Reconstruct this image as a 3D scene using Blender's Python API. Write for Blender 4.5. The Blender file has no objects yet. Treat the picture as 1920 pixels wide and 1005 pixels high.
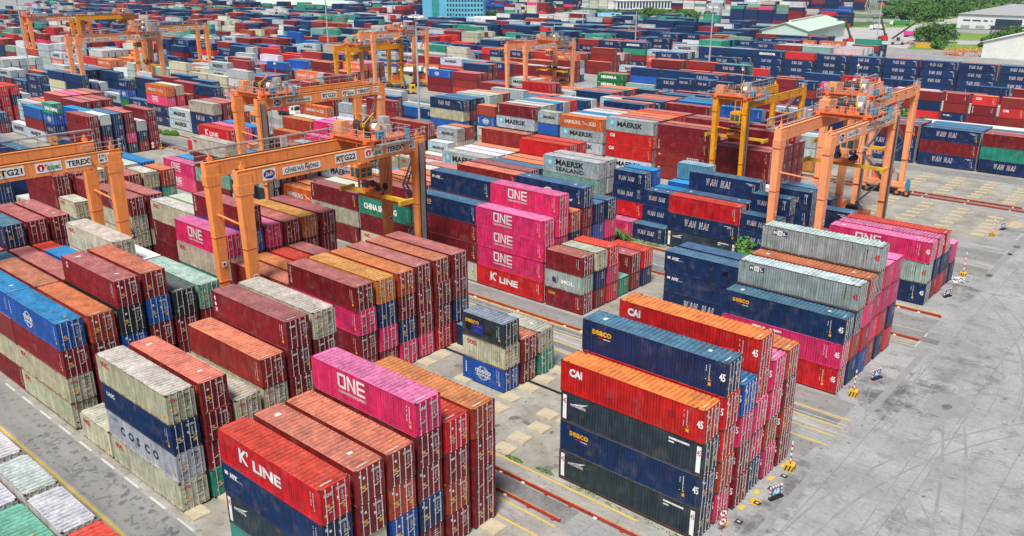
import bpy, math, random
import numpy as np
from mathutils import Matrix, Vector

# ---------------------------------------------------------------- camera, world, sun, exposure
F_PX, YAW, PITCH_X, ROLL, CAM_H = 1581.76084, 0.712844451, 1.23085635, 0.000787486, 42.8105513
scene = bpy.context.scene
cam_d = bpy.data.cameras.new('camera'); cam = bpy.data.objects.new('camera', cam_d)
scene.collection.objects.link(cam); scene.camera = cam
cam_d.sensor_width = 36.0; cam_d.lens = F_PX / 1920.0 * 36.0
cam_d.clip_start = 0.5; cam_d.clip_end = 9000
ROT = Matrix.Rotation(YAW, 4, 'Z') @ Matrix.Rotation(PITCH_X, 4, 'X') @ Matrix.Rotation(ROLL, 4, 'Z')
cam.matrix_world = Matrix.Translation((0, 0, CAM_H)) @ ROT

SUN_EL, SUN_AZ = math.radians(60), math.radians(156)      # azimuth measured clockwise from +Y
world = bpy.data.worlds.new('World'); scene.world = world; world.use_nodes = True
wn = world.node_tree.nodes; wl = world.node_tree.links
sky = wn.new('ShaderNodeTexSky'); sky.sky_type = 'NISHITA'; sky.sun_disc = False
sky.sun_elevation = SUN_EL; sky.sun_rotation = SUN_AZ; sky.dust_density = 2.5; sky.ozone_density = 1.0; sky.air_density = 1.0
bg = wn['Background']; wl.new(sky.outputs[0], bg.inputs[0]); bg.inputs[1].default_value = 0.062
sun_d = bpy.data.lights.new('sun', 'SUN'); sun = bpy.data.objects.new('sun', sun_d); scene.collection.objects.link(sun)
sun_d.energy = 4.1; sun_d.angle = math.radians(16); sun_d.color = (1.0, 0.96, 0.90)
sd = Vector((math.sin(SUN_AZ) * math.cos(SUN_EL), math.cos(SUN_AZ) * math.cos(SUN_EL), math.sin(SUN_EL)))
sun.rotation_euler = sd.to_track_quat('Z', 'Y').to_euler()
scene.view_settings.view_transform = 'Standard'; scene.view_settings.look = 'None'
scene.view_settings.exposure = 0.50; scene.view_settings.gamma = 1.0
scene.render.engine = 'CYCLES'
scene.cycles.max_bounces = 5; scene.cycles.diffuse_bounces = 2; scene.cycles.glossy_bounces = 2
scene.cycles.transmission_bounces = 2; scene.cycles.volume_bounces = 0

# ---------------------------------------------------------------- helpers
COL = scene.collection
R3 = ROT.to_3x3()
def G(px, py, z=0.0):
    """the point of the plane at height z that stands at this place of the photograph"""
    d = R3 @ Vector(((px - 960) / F_PX, -(py - 502.5) / F_PX, -1.0))
    t = (z - CAM_H) / d.z
    return Vector((d.x * t, d.y * t, z))

def lnk(o, parent=None):
    COL.objects.link(o)
    if parent is not None: o.parent = parent
    return o
def tag(o, label=None, cat=None, group=None, kind=None):
    if label: o['label'] = label
    if cat: o['category'] = cat
    if group: o['group'] = group
    if kind: o['kind'] = kind
    return o
def empty(name, loc, rz=0.0):
    o = bpy.data.objects.new(name, None); o.location = loc; o.rotation_euler = (0, 0, rz); o.empty_display_size = 0.5
    return lnk(o)

class MB:
    """collects simple solids, then links them as ONE mesh object"""
    def __init__(s): s.v = []; s.f = []; s.m = []; s.mats = []
    def _mi(s, mat):
        if mat is None: return 0
        if mat not in s.mats: s.mats.append(mat)
        return s.mats.index(mat)
    def add(s, vs, fs, mat=None):
        k = len(s.v); s.v += [tuple(a) for a in vs]; mi = s._mi(mat)
        for f in fs: s.f.append(tuple(i + k for i in f)); s.m.append(mi)
        return s
    def box(s, x0, x1, y0, y1, z0, z1, mat=None):
        vs = [(x0,y0,z0),(x1,y0,z0),(x1,y1,z0),(x0,y1,z0),(x0,y0,z1),(x1,y0,z1),(x1,y1,z1),(x0,y1,z1)]
        return s.add(vs, [(0,3,2,1),(4,5,6,7),(0,1,5,4),(1,2,6,5),(2,3,7,6),(3,0,4,7)], mat)
    def frustum(s, c0, hx0, hy0, c1, hx1, hy1, mat=None):
        vs = []
        for c, hx, hy in ((c0,hx0,hy0),(c1,hx1,hy1)):
            for a, b in ((-1,-1),(1,-1),(1,1),(-1,1)): vs.append((c[0]+a*hx, c[1]+b*hy, c[2]))
        return s.add(vs, [(0,3,2,1),(4,5,6,7),(0,1,5,4),(1,2,6,5),(2,3,7,6),(3,0,4,7)], mat)
    def beam(s, a, b, w, h=None, mat=None):
        a, b = Vector(a), Vector(b); d = b - a; h = h or w
        if d.length < 1e-6: return s
        z = d.normalized(); up = Vector((0,0,1)) if abs(z.z) < 0.95 else Vector((1,0,0))
        x = z.cross(up).normalized(); y = x.cross(z)
        vs = [a + x*(i*w/2) + y*(j*h/2) for i, j in ((-1,-1),(1,-1),(1,1),(-1,1))] + [b + x*(i*w/2) + y*(j*h/2) for i, j in ((-1,-1),(1,-1),(1,1),(-1,1))]
        return s.add(vs, [(0,3,2,1),(4,5,6,7),(0,1,5,4),(1,2,6,5),(2,3,7,6),(3,0,4,7)], mat)
    def cyl(s, a, b, r, r2=None, n=8, mat=None, cap=True):
        a, b = Vector(a), Vector(b); z = (b - a).normalized(); r2 = r if r2 is None else r2
        up = Vector((0,0,1)) if abs(z.z) < 0.95 else Vector((1,0,0))
        x = z.cross(up).normalized(); y = z.cross(x)
        vs = [a + (x*math.cos(t) + y*math.sin(t))*r for t in [2*math.pi*i/n for i in range(n)]] + [b + (x*math.cos(t) + y*math.sin(t))*r2 for t in [2*math.pi*i/n for i in range(n)]]
        fs = [(i, (i+1) % n, n + (i+1) % n, n + i) for i in range(n)]
        if cap: fs += [tuple(range(n-1, -1, -1)), tuple(range(n, 2*n))]
        return s.add(vs, fs, mat)
    def rail(s, pts, h=1.1, r=0.05, step=2.0, mat=None):
        """a hand rail with posts along a run of points"""
        for a, b in zip(pts[:-1], pts[1:]):
            a, b = Vector(a), Vector(b); n = max(1, int((b - a).length / step))
            for k in (h, h*0.5): s.beam(a + Vector((0,0,k)), b + Vector((0,0,k)), r, r, mat)
            for i in range(n + 1):
                p = a.lerp(b, i / n); s.beam(p, p + Vector((0,0,h)), r, r, mat)
        return s
    def mesh(s, name, smooth=False):
        me = bpy.data.meshes.new(name); me.from_pydata(s.v, [], s.f)
        for m in s.mats: me.materials.append(m)
        if s.mats: me.polygons.foreach_set('material_index', s.m)
        if smooth: me.polygons.foreach_set('use_smooth', [True]*len(s.f))
        me.update(); return me
    def build(s, name, mat=None, parent=None, loc=(0,0,0), smooth=False):
        me = s.mesh(name, smooth)
        if mat is not None and not s.mats: me.materials.append(mat)
        o = bpy.data.objects.new(name, me); o.location = loc
        return lnk(o, parent)

# ---------------------------------------------------------------- materials
def new_mat(name):
    m = bpy.data.materials.new(name); m.use_nodes = True
    nt = m.node_tree; return m, nt, nt.nodes, nt.links, nt.nodes['Principled BSDF']
def nd(N, t, **kw):
    n = N.new(t)
    for k, v in kw.items(): setattr(n, k, v)
    return n
def mixc(N, Lk, fac, a, b, mode='MIX'):
    m = N.new('ShaderNodeMix'); m.data_type = 'RGBA'; m.blend_type = mode; m.clamp_factor = True
    for sock, v in ((m.inputs[0], fac), (m.inputs[6], a), (m.inputs[7], b)):
        if isinstance(v, (int, float)): sock.default_value = v
        elif isinstance(v, tuple): sock.default_value = (*v, 1) if len(v) == 3 else v
        else: Lk.new(v, sock)
    return m.outputs[2]
def mth(N, Lk, op, a, b=None, c=None):
    m = N.new('ShaderNodeMath'); m.operation = op
    for i, v in enumerate((a, b, c)):
        if v is None: continue
        if isinstance(v, (int, float)): m.inputs[i].default_value = v
        else: Lk.new(v, m.inputs[i])
    return m.outputs[0]
def noise(N, Lk, vec, scale, detail=3, rough=0.55, scl3=None):
    n = N.new('ShaderNodeTexNoise'); n.inputs['Scale'].default_value = scale
    n.inputs['Detail'].default_value = detail; n.inputs['Roughness'].default_value = rough
    if scl3:
        mp = N.new('ShaderNodeMapping'); mp.inputs['Scale'].default_value = scl3; Lk.new(vec, mp.inputs[0]); vec = mp.outputs[0]
    Lk.new(vec, n.inputs['Vector']); return n.outputs['Fac']
def ramp(N, Lk, fac, lo, hi, a=0.0, b=1.0):
    m = N.new('ShaderNodeMapRange'); m.inputs[1].default_value = lo; m.inputs[2].default_value = hi
    m.inputs[3].default_value = a; m.inputs[4].default_value = b; m.clamp = True
    Lk.new(fac, m.inputs[0]); return m.outputs[0]

def paint(name, source, rust_src=None, rough=0.5, metal=0.0, streak=0.22, blotch=0.25, coord='Object', spec=0.35):
    """weathered paint; source is a colour, 'OBJECT' or an attribute name"""
    m, nt, N, Lk, B = new_mat(name)
    tc = N.new('ShaderNodeTexCoord'); vec = tc.outputs[coord]
    oi = N.new('ShaderNodeObjectInfo')
    if source == 'OBJECT': col = oi.outputs['Color']
    elif isinstance(source, str):
        at = N.new('ShaderNodeAttribute'); at.attribute_name = source; col = at.outputs['Color']
    else:
        rg = N.new('ShaderNodeRGB'); rg.outputs[0].default_value = (*source, 1); col = rg.outputs[0]
    add = N.new('ShaderNodeVectorMath'); add.operation = 'MULTIPLY_ADD'
    cx = N.new('ShaderNodeCombineXYZ'); Lk.new(oi.outputs['Random'], cx.inputs[0]); Lk.new(oi.outputs['Random'], cx.inputs[1]); Lk.new(oi.outputs['Random'], cx.inputs[2])
    Lk.new(cx.outputs[0], add.inputs[0]); add.inputs[1].default_value = (97, 61, 37); Lk.new(vec, add.inputs[2])
    v = add.outputs[0]
    n1 = noise(N, Lk, v, 0.7, 4, 0.6)
    n2 = noise(N, Lk, v, 1.0, 3, 0.6, (3.2, 3.2, 0.35))
    n3 = noise(N, Lk, v, 2.6, 5, 0.7)
    f1 = ramp(N, Lk, n1, 0.3, 0.75, 1.0 + blotch*0.35, 1.0 - blotch)
    f2 = ramp(N, Lk, n2, 0.35, 0.70, 1.08, 1.0 - streak)
    n6 = noise(N, Lk, v, 1.0, 5, 0.75, (9.0, 9.0, 0.5)); f3 = ramp(N, Lk, n6, 0.50, 0.72, 1.0, 1.0 - streak*1.5)
    ff = mth(N, Lk, 'MULTIPLY', mth(N, Lk, 'MULTIPLY', f1, f2), f3)
    c2 = mixc(N, Lk, 1.0, col, ff, 'MULTIPLY')
    if source == 'OBJECT':
        ga = N.new('ShaderNodeAttribute'); ga.attribute_name = 'groove_shade'      # rib shading painted into the colour: recesses and slopes darker
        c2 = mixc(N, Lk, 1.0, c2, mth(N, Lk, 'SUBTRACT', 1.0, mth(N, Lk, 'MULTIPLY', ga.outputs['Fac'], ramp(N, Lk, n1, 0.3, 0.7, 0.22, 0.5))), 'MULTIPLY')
    c3 = mixc(N, Lk, ramp(N, Lk, noise(N, Lk, v, 0.9, 4, 0.6), 0.52, 0.8, 0.0, 0.3), c2, (0.20, 0.17, 0.14))
    if rust_src is not None:
        if rust_src == 'OBJECT': rs = mth(N, Lk, 'SUBTRACT', 1.0, oi.outputs['Alpha'])
        else: rs = rust_src
        n4 = noise(N, Lk, v, 1.7, 6, 0.75)
        n5 = noise(N, Lk, v, 2.0, 4, 0.7, (6, 6, 0.5))
        rr = mth(N, Lk, 'ADD', mth(N, Lk, 'MULTIPLY', n4, 0.6), mth(N, Lk, 'MULTIPLY', n5, 0.4))
        thr = mth(N, Lk, 'MULTIPLY_ADD', rs, 0.11 if not isinstance(rs, float) else 0, rr) if not isinstance(rs, float) else mth(N, Lk, 'ADD', rr, 0.16*rs)
        if rust_src == 'OBJECT':
            ea = N.new('ShaderNodeAttribute'); ea.attribute_name = 'edge'
            thr = mth(N, Lk, 'MULTIPLY_ADD', mth(N, Lk, 'MULTIPLY', ea.outputs['Fac'], mth(N, Lk, 'ADD', mth(N, Lk, 'MULTIPLY', rs, 0.6), 0.35)), 0.17, thr)
        c3 = mixc(N, Lk, ramp(N, Lk, thr, 0.665, 0.75, 0.0, 0.85), c3, (0.13, 0.045, 0.018))
    Lk.new(c3, B.inputs['Base Color'])
    Lk.new(ramp(N, Lk, n3, 0.3, 0.8, rough - 0.08, rough + 0.15), B.inputs['Roughness'])
    B.inputs['Metallic'].default_value = metal
    B.inputs['Specular IOR Level'].default_value = spec
    return m
M = {}
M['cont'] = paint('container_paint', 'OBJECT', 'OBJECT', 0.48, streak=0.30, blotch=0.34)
M['cast'] = paint('rusty_casting', (0.075, 0.035, 0.022), 0.4, 0.6)
M['galv'] = paint('galvanised_steel', (0.50, 0.50, 0.50), 0.5, 0.45, 0.2)
M['dark'] = paint('dark_steel', (0.035, 0.032, 0.032), 0.4, 0.6)
M['white'] = paint('white_paint', (0.80, 0.80, 0.78), None, 0.5, streak=0.08, blotch=0.1)
M['ltxt'] = paint('white_lettering', (0.74, 0.74, 0.74), None, 0.5, streak=0.25, blotch=0.3)
M['black'] = paint('black_paint', (0.012, 0.012, 0.014), None, 0.5)
M['red'] = paint('red_lettering', (0.55, 0.012, 0.015), None, 0.5)
M['sky'] = paint('light_blue_lettering', (0.10, 0.50, 0.66), None, 0.5)
M['navy'] = paint('navy_lettering', (0.012, 0.03, 0.11), None, 0.5)
M['orange'] = paint('crane_orange_paint', (0.90, 0.30, 0.085), 0.2, 0.45, streak=0.10, blotch=0.14)
M['orange_mach'] = paint('orange_machinery', (0.78, 0.17, 0.05), 0.3, 0.5)
M['peach'] = paint('hazed_crane_orange_paint', (0.92, 0.35, 0.155), 0.15, 0.5, streak=0.08, blotch=0.12)  # crane orange paled towards peach, distance haze put into the colour
M['amber'] = paint('crane_amber_paint', (0.85, 0.36, 0.01), 0.3, 0.45)
M['yellow'] = paint('yellow_paint', (0.72, 0.42, 0.03), 0.35, 0.5)
M['sticker'] = paint('yellow_sticker', (0.75, 0.38, 0.02), None, 0.5)
M['blue'] = paint('blue_motor_paint', (0.05, 0.26, 0.45), None, 0.5)
M['grate'] = paint('walkway_grating', (0.23, 0.22, 0.22), 0.3, 0.6)
M['rubber'] = paint('tyre_rubber', (0.02, 0.02, 0.02), None, 0.8)
M['rope'] = paint('wire_rope', (0.05, 0.05, 0.05), None, 0.5)
M['redrail'] = paint('red_rail_paint', (0.36, 0.035, 0.025), 0.55, 0.5)
M['concrete_dark'] = paint('dark_concrete', (0.16, 0.155, 0.15), None, 0.9, blotch=0.5)
mg, nt, N, Lk, B = new_mat('cab_glass'); B.inputs['Base Color'].default_value = (0.03, 0.10, 0.09, 1); B.inputs['Roughness'].default_value = 0.08; M['glass'] = mg
for k in M:
    pass

def ground_mat():
    m, nt, N, Lk, B = new_mat('concrete_yard')
    tc = N.new('ShaderNodeTexCoord'); v = tc.outputs['Object']
    big = noise(N, Lk, v, 0.018, 5, 0.6); mid = noise(N, Lk, v, 0.12, 6, 0.65); fine = noise(N, Lk, v, 3.0, 4, 0.7)
    blot = noise(N, Lk, v, 0.45, 5, 0.7); scr = noise(N, Lk, v, 0.35, 5, 0.7, (1.0, 7.0, 1)); scr2 = noise(N, Lk, v, 0.3, 4, 0.7, (8.0, 0.8, 1))
    c = mixc(N, Lk, ramp(N, Lk, big, 0.35, 0.65), (0.265, 0.27, 0.268), (0.205, 0.206, 0.206))
    c = mixc(N, Lk, ramp(N, Lk, mid, 0.40, 0.66), c, (0.325, 0.328, 0.326))
    c = mixc(N, Lk, ramp(N, Lk, blot, 0.53, 0.68, 0, 0.8), c, (0.165, 0.16, 0.15))
    c = mixc(N, Lk, ramp(N, Lk, scr, 0.55, 0.70, 0, 0.6), c, (0.15, 0.15, 0.15))
    c = mixc(N, Lk, ramp(N, Lk, scr2, 0.57, 0.72, 0, 0.5), c, (0.17, 0.17, 0.17))
    # joints of the concrete slabs
    sx = N.new('ShaderNodeSeparateXYZ'); Lk.new(v, sx.inputs[0])
    for ax, per in ((0, 6.0), (1, 5.2)):
        fr = mth(N, Lk, 'FRACT', mth(N, Lk, 'DIVIDE', sx.outputs[ax], per))
        ln = mth(N, Lk, 'LESS_THAN', mth(N, Lk, 'ABSOLUTE', mth(N, Lk, 'SUBTRACT', fr, 0.5)), 0.006)
        c = mixc(N, Lk, mth(N, Lk, 'MULTIPLY', ln, 0.55), c, (0.12, 0.12, 0.12))
    c = mixc(N, Lk, 1.0, c, ramp(N, Lk, fine, 0.25, 0.75, 0.80, 1.18), 'MULTIPLY')
    for (sx_, sy_, rx_, ry_, st) in ((-22.6, 87.5, 4.5, 6.5, 0.9), (-22.8, 60, 1.8, 10, 0.75), (-25.2, 125.5, 3.0, 4.5, 0.7), (-18.0, 98, 4, 12, 0.45), (-9, 50, 5, 7, 0.5), (-12, 64, 4, 6, 0.35), (-26, 163, 3, 6, 0.5), (-10, 45, 2, 4, 0.5)):
        dx_ = mth(N, Lk, 'DIVIDE', mth(N, Lk, 'SUBTRACT', sx.outputs[0], sx_), rx_); dy_ = mth(N, Lk, 'DIVIDE', mth(N, Lk, 'SUBTRACT', sx.outputs[1], sy_), ry_)
        d2 = mth(N, Lk, 'ADD', mth(N, Lk, 'MULTIPLY', dx_, dx_), mth(N, Lk, 'MULTIPLY', dy_, dy_))
        c = mixc(N, Lk, mth(N, Lk, 'MULTIPLY', ramp(N, Lk, mth(N, Lk, 'SUBTRACT', blot, mth(N, Lk, 'MULTIPLY', d2, 0.16)), 0.36, 0.56), st), c, (0.085, 0.085, 0.085))
    # green ground appears far outside the yard
    g = noise(N, Lk, v, 0.01, 4, 0.6)
    far = mth(N, Lk, 'GREATER_THAN', mth(N, Lk, 'MULTIPLY_ADD', sx.outputs[0], 0.25, sx.outputs[1]), 640.0)
    c = mixc(N, Lk, mth(N, Lk, 'MULTIPLY', far, ramp(N, Lk, g, 0.42, 0.5)), c, (0.06, 0.12, 0.03))
    Lk.new(c, B.inputs['Base Color']); B.inputs['Roughness'].default_value = 0.85
    B.inputs['Specular IOR Level'].default_value = 0.25
    bp = N.new('ShaderNodeBump'); bp.inputs['Strength'].default_value = 0.3; bp.inputs['Distance'].default_value = 0.03; Lk.new(fine, bp.inputs['Height']); Lk.new(bp.outputs[0], B.inputs['Normal'])
    return m
M['ground'] = ground_mat()
def surf(name, c1, c2, scale=0.5, dark=None, rough=0.9, stretch=None):
    m, nt, N, Lk, B = new_mat(name)
    tc = N.new('ShaderNodeTexCoord'); v = tc.outputs['Object']
    n1 = noise(N, Lk, v, scale, 6, 0.65, stretch); n2 = noise(N, Lk, v, scale*5, 5, 0.7); n3 = noise(N, Lk, v, 6.0, 3, 0.7)
    c = mixc(N, Lk, ramp(N, Lk, n1, 0.35, 0.65), c1, c2)
    if dark: c = mixc(N, Lk, ramp(N, Lk, n2, 0.55, 0.7, 0, 0.85), c, dark)
    c = mixc(N, Lk, 1.0, c, ramp(N, Lk, n3, 0.2, 0.8, 0.85, 1.15), 'MULTIPLY')
    Lk.new(c, B.inputs['Base Color']); B.inputs['Roughness'].default_value = rough
    B.inputs['Specular IOR Level'].default_value = 0.25
    return m
M['asphalt'] = surf('lane_asphalt', (0.17, 0.168, 0.165), (0.235, 0.23, 0.225), 0.25, (0.06, 0.058, 0.055), 0.85, (0.35, 2.0, 1))
M['dirty'] = surf('dirty_concrete', (0.34, 0.33, 0.30), (0.20, 0.185, 0.155), 0.22, (0.125, 0.11, 0.095))
M['strip'] = surf('pale_concrete_strip', (0.34, 0.33, 0.31), (0.22, 0.21, 0.19), 0.4, (0.10, 0.095, 0.09), 0.9, (0.5, 2.0, 1))
M['darkcon'] = surf('dark_runway_concrete', (0.13, 0.13, 0.125), (0.20, 0.195, 0.19), 0.5, (0.05, 0.05, 0.05))
M['line'] = surf('yellow_line_paint', (0.56, 0.40, 0.07), (0.46, 0.33, 0.08), 1.5, (0.22, 0.19, 0.12))
M['wline'] = surf('white_line_paint', (0.52, 0.52, 0.50), (0.40, 0.40, 0.39), 1.5, (0.25, 0.25, 0.24))
M['wood'] = surf('timber_slab', (0.46, 0.40, 0.28), (0.38, 0.33, 0.23), 0.7, (0.27, 0.23, 0.16))
M['grass'] = surf('grass_blades', (0.07, 0.17, 0.02), (0.11, 0.21, 0.03), 1.0)
M['leaf'] = surf('leaf_green', (0.035, 0.10, 0.02), (0.075, 0.17, 0.035), 0.6)
M['leaf2'] = surf('leaf_bright_green', (0.07, 0.20, 0.04), (0.12, 0.27, 0.06), 0.6)
M['bark'] = surf('tree_bark', (0.10, 0.07, 0.045), (0.15, 0.11, 0.07), 2.0)
M['sheet_green'] = surf('pale_green_roof_sheet', (0.42, 0.55, 0.47), (0.50, 0.60, 0.53), 0.2, None, 0.6)
M['sheet_white'] = surf('white_roof_sheet', (0.62, 0.66, 0.62), (0.72, 0.72, 0.66), 0.15, (0.45, 0.45, 0.40), 0.6)
M['wallwhite'] = surf('white_wall', (0.74, 0.75, 0.76), (0.66, 0.67, 0.68), 0.1)
M['wallblue'] = surf('blue_facade', (0.10, 0.36, 0.52), (0.13, 0.41, 0.58), 0.1)
M['wallcream'] = surf('cream_wall', (0.42, 0.40, 0.26), (0.50, 0.47, 0.33), 0.4, (0.2, 0.18, 0.12))
M['window'] = surf('dark_window_glass', (0.02, 0.04, 0.06), (0.03, 0.06, 0.08), 0.5, None, 0.15)
M['steelgrey'] = paint('lamp_mast_steel', (0.44, 0.47, 0.50), None, 0.45)
M['blueroof'] = surf('blue_roof_sheet', (0.12, 0.36, 0.60), (0.18, 0.42, 0.66), 0.3)
M['sand'] = surf('sand', (0.40, 0.33, 0.22), (0.32, 0.26, 0.17), 2.0)
M['paper'] = surf('white_litter', (0.75, 0.74, 0.73), (0.62, 0.61, 0.62), 2.0)
M['scrap'] = surf('rusty_scrap', (0.40, 0.14, 0.05), (0.50, 0.28, 0.10), 2.0, (0.10, 0.06, 0.04))
# ---------------------------------------------------------------- container paints
#        side colour, roof colour, word for labels
M['rod'] = paint('zinc_lock_rods', (0.62, 0.60, 0.60), 0.2, 0.4, 0.0)
PAL = {
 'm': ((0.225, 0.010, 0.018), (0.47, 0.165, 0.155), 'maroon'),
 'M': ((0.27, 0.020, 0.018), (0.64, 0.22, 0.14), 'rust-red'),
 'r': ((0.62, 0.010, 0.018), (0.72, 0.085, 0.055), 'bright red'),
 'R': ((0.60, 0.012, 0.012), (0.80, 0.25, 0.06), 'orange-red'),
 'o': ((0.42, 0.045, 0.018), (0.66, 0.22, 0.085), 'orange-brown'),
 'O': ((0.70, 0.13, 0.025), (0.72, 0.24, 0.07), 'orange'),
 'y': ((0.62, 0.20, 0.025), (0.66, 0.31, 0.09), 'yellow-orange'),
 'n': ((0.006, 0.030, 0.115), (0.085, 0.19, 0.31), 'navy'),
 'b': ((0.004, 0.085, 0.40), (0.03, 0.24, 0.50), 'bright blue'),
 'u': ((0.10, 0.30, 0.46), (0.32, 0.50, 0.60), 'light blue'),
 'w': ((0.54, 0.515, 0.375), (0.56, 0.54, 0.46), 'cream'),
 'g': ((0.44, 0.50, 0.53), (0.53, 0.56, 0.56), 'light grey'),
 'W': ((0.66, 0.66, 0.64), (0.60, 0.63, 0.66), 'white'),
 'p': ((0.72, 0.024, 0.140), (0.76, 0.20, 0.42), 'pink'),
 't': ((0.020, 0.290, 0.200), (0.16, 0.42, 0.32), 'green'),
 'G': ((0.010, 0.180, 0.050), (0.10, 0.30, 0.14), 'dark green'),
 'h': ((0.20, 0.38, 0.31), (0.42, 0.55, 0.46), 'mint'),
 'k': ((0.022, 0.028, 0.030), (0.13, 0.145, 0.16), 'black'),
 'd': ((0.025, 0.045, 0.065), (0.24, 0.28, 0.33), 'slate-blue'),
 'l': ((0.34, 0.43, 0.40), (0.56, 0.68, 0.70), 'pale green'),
}
# 'z' style tokens: colour letter + brand letter
RUSTY = {'w': 0.75, 'g': 0.5, 'l': 0.85, 'W': 0.5, 'h': 0.45, 'd': 0.5, 'y': 0.4, 'b': 0.25, 'n': 0.2, 'k': 0.2, 'm': 0.3, 'M': 0.35, 'o': 0.4, 'O': 0.3, 'r': 0.2, 'R': 0.35, 'p': 0.15, 't': 0.35, 'G': 0.2, 'u': 0.4}
FT = {20: 6.058, 40: 12.192, 45: 13.716}
CW = 2.438

# ---------------------------------------------------------------- lettering
_txt = {}
def txt(s, bold=0.0, shear=0.0):
    """flat text as (verts, faces, width), baseline 0, capital height 1"""
    key = (s, bold, shear)
    if key in _txt: return _txt[key]
    cu = bpy.data.curves.new('t', 'FONT'); cu.body = s; cu.offset = bold; cu.shear = shear; cu.resolution_u = 2
    o = bpy.data.objects.new('t', cu); COL.objects.link(o)
    me = bpy.data.meshes.new_from_object(o.evaluated_get(bpy.context.evaluated_depsgraph_get()))
    vs = [(v.co.x, v.co.y) for v in me.vertices]; fs = [tuple(p.vertices) for p in me.polygons]
    bpy.data.objects.remove(o); bpy.data.curves.remove(cu); bpy.data.meshes.remove(me)
    if vs:
        x0 = min(v[0] for v in vs); k = 1/0.72
        vs = [((x - x0)*k, y*k) for x, y in vs]
    w = max((v[0] for v in vs), default=0)
    _txt[key] = (vs, fs, w); return _txt[key]
def put(mb, s, x, z, h, mat, off=0.0, bold=0.0, shear=0.0, wid=None, vert=False, align='l', step=1.12):
    """s in the plane (u right, v up); off = distance off the wall"""
    if vert:
        for i, ch in enumerate(s): put(mb, ch, x, z - i*h*step, h, mat, off, bold, shear)
        return
    vs, fs, w = txt(s, bold, shear)
    if not vs: return
    sx = (wid / w) if wid else h
    if align == 'c': x = x - w*sx/2
    mb.add([(x + a*sx, off, z + b*h) for a, b in vs], fs, mat)
def poly(mb, pts, mat, off=0.0):
    mb.add([(x, off, z) for x, z in pts], [tuple(range(len(pts)))], mat)
def rect(mb, x0, x1, z0, z1, mat, off=0.0): poly(mb, [(x0,z0),(x1,z0),(x1,z1),(x0,z1)], mat, off)
def arc(mb, cx, cz, rx, rz, w, a0, a1, mat, off=0.0, n=14):
    vs = []
    for i in range(n + 1):
        t = math.radians(a0 + (a1 - a0)*i/n)
        vs += [(cx + (rx-w)*math.cos(t), off, cz + (rz-w)*math.sin(t)), (cx + rx*math.cos(t), off, cz + rz*math.sin(t))]
    mb.add(vs, [(2*i, 2*i+1, 2*i+3, 2*i+2) for i in range(n)], mat)
def one_logo(mb, x, z, h, mat, off=0.0):
    t = h*0.17; w = h*0.78
    rect(mb, x, x+w, z+h-t, z+h, mat, off); rect(mb, x, x+t, z+t*0.8, z+h-t, mat, off)
    rect(mb, x+t, x+w, z, z+t, mat, off); poly(mb, [(x, z+t*0.8), (x+t, z), (x+t, z+t)], mat, off); rect(mb, x+w-t, x+w, z+t, z+h-t, mat, off)
    x2 = x + w + h*0.14; rect(mb, x2, x2+t, z, z+h, mat, off); rect(mb, x2+w-t, x2+w, z, z+h, mat, off)
    poly(mb, [(x2+t, z+h),(x2+t, z+h*0.72),(x2+w-t, z),(x2+w-t, z+h*0.28)], mat, off)
    x3 = x2 + w + h*0.14; rect(mb, x3, x3+t, z, z+h, mat, off)
    for k in (0, (h-t)/2, h-t): rect(mb, x3+t, x3+w*0.95, z+k, z+k+t, mat, off)
    return x3 + w*0.95 - x
def star(mb, cx, cz, r, mat, off, n=7):
    for i in range(n):
        a = math.pi/2 + 2*math.pi*i/n; d = math.pi/n
        poly(mb, [(cx, cz), (cx + r*0.34*math.cos(a-d), cz + r*0.34*math.sin(a-d)), (cx + r*math.cos(a), cz + r*math.sin(a)), (cx + r*0.34*math.cos(a+d), cz + r*0.34*math.sin(a+d))], mat, off)

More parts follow.
